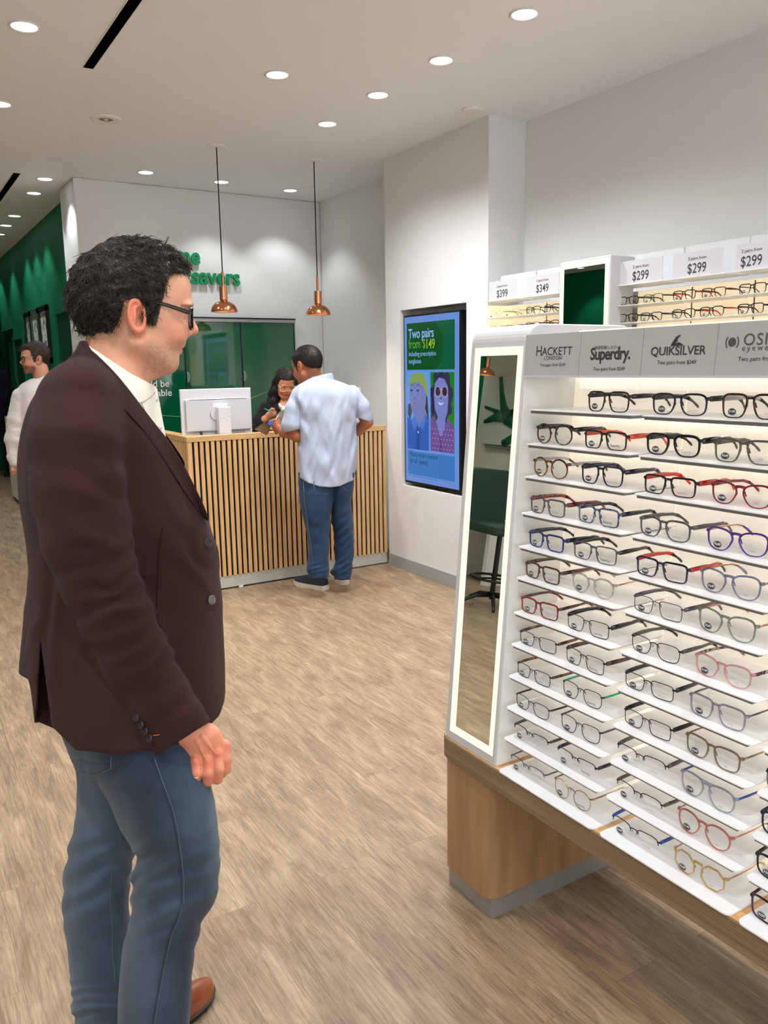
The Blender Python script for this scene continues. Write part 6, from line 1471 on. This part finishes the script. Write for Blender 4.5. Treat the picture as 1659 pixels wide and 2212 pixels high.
sculpt('trousers', tro4, (30, 975, -48), (150, 1255, 48), 2.4, D4, tr, w4)
for x in (92, 122):
    a = P(x, 1200, D4); dd = (P(x-4, 1200, D4-.2)-a)[:2]; dd /= np.linalg.norm(dd); shoe('shoe', M_black, M_so, tuple(a[:2]-dd*.09), tuple(a[:2]+dd*.2), w4)
rebase(w4)
# ---------------------------------------------------------------- person in dark clothes at the far left edge
D5 = 12.0; K5 = FPX/D5
p5 = person('person in dark clothes with back turned, cut by the left edge far behind', D5, -8)
h5 = Head((-14, 772, 0), math.radians(170), K5/100*1.02)
def body5(p): return smin(smin(h5.head(p), CAP(p, (-14, 782, 0), (-12, 800, 0), 8, 10), 3), CHAIN(p, [(-10, 815, 0, 14), (-8, 890, 0, 14)], 4), 4)
sculpt('body', body5, (-45, 750, -28), (20, 910, 28), 1.1, D5, M_skin, p5, lambda V: h5.colour(V, (200, 150, 120)))
V_, Q_ = surf(lambda p: h5.hair(p, .9, .8, .2, .9), (-45, 748, -26), (18, 800, 26), 1.0); link('hair', mesh_np('hair', to_world(V_, D5), Q_), M_h2, p5)
def jk5(p):
    d = LOFT(p, [(796, -28, 4, 0, 10), (804, -34, 13, 0, 15), (830, -35, 20, 0, 17), (880, -33, 16, 0, 18), (912, -33, 16, 0, 18)], 2.3)
    d = smin(d, CHAIN(p, [(13, 812, -4, 8), (20, 842, -8, 7), (10, 862, -14, 6), (-2, 856, -18, 5)], 3), 3); d = smin(d, CHAIN(p, [(-30, 812, 0, 8), (-36, 845, -4, 7), (-26, 866, -12, 6)], 3), 3); return d+.6*vnoise(p[0]/6, p[1]/8, p[2]/6)
sculpt('jacket', jk5, (-52, 792, -32), (32, 915, 30), 1.2, D5, cloth('navy_jacket_cloth', (24, 28, 40), (32, 36, 48), 1500, .9, .1, .3), p5)
def tr5(p): return smin(CHAIN(p, [(6, 905, 0, 12), (12, 960, 0, 8.5), (16, 1008, 0, 6.5)], 4), CHAIN(p, [(-22, 905, 0, 12), (-24, 960, 0, 8.5), (-26, 1008, 0, 6.5)], 4), 3)
sculpt('trousers', tr5, (-45, 890, -20), (30, 1018, 20), 1.3, D5, mat('black_trousers', (16, 16, 18), .9), p5)
for x in (15, -26):
    a = P(x, 1012, D5); dd = np.array([_sy, _cy]); shoe('shoe', M_black, M_so, tuple(a[:2]-dd*.05), tuple(a[:2]+dd*.2), p5)
rebase(p5)
# ---------------------------------------------------------------- frames on the green wall, plinth, things seen in the mirrors
M_poster = mat('pale_poster', (206, 216, 206), .5); M_pm = mat('poster_print', (70, 84, 80), .6)
for k, (a, b_, lab) in enumerate(((8.74, 9.22, 'black framed black and white poster nearest the white corner, green wall'), (9.26, 9.72, 'middle of three framed posters hanging on the green wall'), (9.76, 10.16, 'far black framed poster hanging on the green wall'))):
    t = thing('framed_poster', lab, 'poster', (XG-.02, (a+b_)/2, 1.6), 'framed posters on the green wall')
    f = MB()
    for y0, y1, z0, z1 in ((a, a+.05, 1.6, 2.165), (b_-.05, b_, 1.6, 2.165), (a, b_, 1.6, 1.65), (a, b_, 2.115, 2.165)): f.box(XG-.03, XG-.001, y0, y1, z0, z1)
    f.build('frame', M_black if k != 1 else mat('dark_grey_frame', (70, 84, 80), .3), t)
    pp = MB().box(XG-.014, XG-.006, a+.05, b_-.05, 1.65, 2.115).build('poster_sheet', M_poster, t)
    m_ = MB(); c = (a+b_)/2; x0 = XG-.0155
    for j in range(7): m_.prism([(a+.065+j*.045, 2.10), (a+.085+j*.045, 2.10), (a+.072+j*.045, 2.05)], x0, XG-.0142, 'x')
    m_.prism([(c-.11, 1.93), (c, 2.03), (c+.11, 1.93), (c+.11, 1.96), (c, 2.055), (c-.11, 1.96)], x0, XG-.0142, 'x')
    for z, w_ in ((1.99, .02), (1.945, .05), (1.93, .03), (1.88, .035), (1.815, .12), (1.80, .10), (1.755, .09), (1.74, .07), (1.70, .03)): m_.box(x0, XG-.0142, c-w_/2, c+w_/2, z, z+.008)
    for z in (1.67, 1.73, 1.79, 1.86): m_.box(x0, XG-.0142, a+.06, a+.072, z, z+.035); m_.box(x0, XG-.0142, b_-.072, b_-.06, z, z+.035)
    m_.build('poster_print', M_pm, pp); rebase(t)
pl = thing('display_plinth', 'plain white plinth on the floor beyond the man in the white shirt', 'plinth', (1.4, 10.35, 0))
MB().box(1.27, 1.52, 10.0, 10.7, .05, 1.0).build('plinth_body', mat('warm_white_laminate', (196, 190, 170), .6), pl, bevel=.003)
MB().box(1.285, 1.515, 10.015, 10.69, 0, .05).build('plinth_kick', mat('dark_kick', (60, 52, 44), .7), pl); rebase(pl)
# framed art of green glass on the left wall (seen in the stand mirror)
fa = thing('framed_art', 'large pale picture of a branching green glass form, mirrored in the stand mirror', 'picture', (XL+.03, 7.2, 1.4))
MB().box(XL+.001, XL+.028, 6.2, 7.62, 1.37, 2.16).build('picture_panel', mat('art_ground', (206, 214, 208), .4), fa)
MB().box(XL+.001, XL+.05, 6.2, 7.5, 1.325, 1.36).build('picture_ledge', mat('ledge_grey', (120, 124, 116), .5), fa)
gl = MB(); gg = mat('green_glass_paint', (40, 104, 78), .12, coat=.6); X0 = XL+.034
for pts, rr in (([(7.40, 2.15), (7.34, 1.95), (7.28, 1.80), (7.20, 1.68)], [.03, .04, .06, .10]), ([(7.62, 1.80), (7.48, 1.77), (7.36, 1.74), (7.22, 1.70)], [.015, .02, .035, .08]), ([(7.60, 1.62), (7.42, 1.68), (7.25, 1.70)], [.02, .05, .07]),
                ([(7.20, 1.70), (7.05, 1.62), (6.98, 1.52), (7.10, 1.44), (7.22, 1.38)], [.10, .07, .05, .05, .05]), ([(7.15, 1.70), (6.9, 1.78), (6.6, 1.74), (6.3, 1.66)], [.08, .06, .04, .03])):
    gl.tube([(X0, y, z) for y, z in pts], rr, 12, flat=(1, .1), up=(0, 0, 1))
gl.build('green_glass_form', gg, fa, smooth=True); rebase(fa)
# high chair with a foot ring, mirrored in the stand mirror
hc = thing('swivel_high_chair', 'dark green upholstered high swivel chair with a black foot ring, seen in the mirror', 'chair', (-1.78, 5.15, 0))
cx, cy = -1.78, 5.15
M_up = mat('dark_green_upholstery', (34, 62, 50), .6)
MB().prism(rr_rect(cx-.23, cx+.23, cy-.22, cy+.22, .06), .62, .70).build('seat', M_up, hc, bevel=.02, seg=3)
bk = MB(); bpts = rr_rect(cx-.23, cx+.23, .68, 1.14, .07)
bk.prism(bpts, cy+.2, cy+.26, 'y'); bk.build('backrest', M_up, hc, bevel=.015, seg=3)
MB().tube([(cx, cy+.24, .64), (cx, cy+.275, .72), (cx, cy+.275, .9)], .02, 10).build('back_support', M_black, hc)
MB().tube([(cx, cy, .06), (cx, cy, .62)], .022, 12).build('post', M_black, hc)
rgb_ = MB(); rgb_.tube([(cx+.20*math.cos(a), cy+.20*math.sin(a), .24) for a in [2*math.pi*k/32 for k in range(33)]], .011, 8, False)
for k in range(3): a = k*2.094; rgb_.tube([(cx, cy, .24), (cx+.20*math.cos(a), cy+.20*math.sin(a), .24)], .008, 6)
rgb_.build('foot_ring', M_black, hc, smooth=True)
for k in range(5):
    a = k*2*math.pi/5+.3; MB().tube([(cx, cy, .10), (cx+.15*math.cos(a), cy+.15*math.sin(a), .085), (cx+.28*math.cos(a), cy+.28*math.sin(a), .025), (cx+.29*math.cos(a), cy+.29*math.sin(a), .012)], [.022, .018, .014, .012], 8).build('leg', M_black, hc, smooth=True)
rebase(hc)
dd_ = thing('dispensing_desk', 'pale dispensing desk standing by the left wall, seen only in the mirror', 'desk', (-2.7, 6.2, 0))
MB().box(-3.2, -2.3, 5.9, 6.6, .70, .74).build('desk_top', M_white, dd_, bevel=.004); MB().box(-3.15, -2.35, 5.95, 6.0, 0, .70).build('side_panel', M_white, dd_); MB().box(-3.15, -2.35, 6.5, 6.55, 0, .70).build('side_panel', M_white, dd_); rebase(dd_)
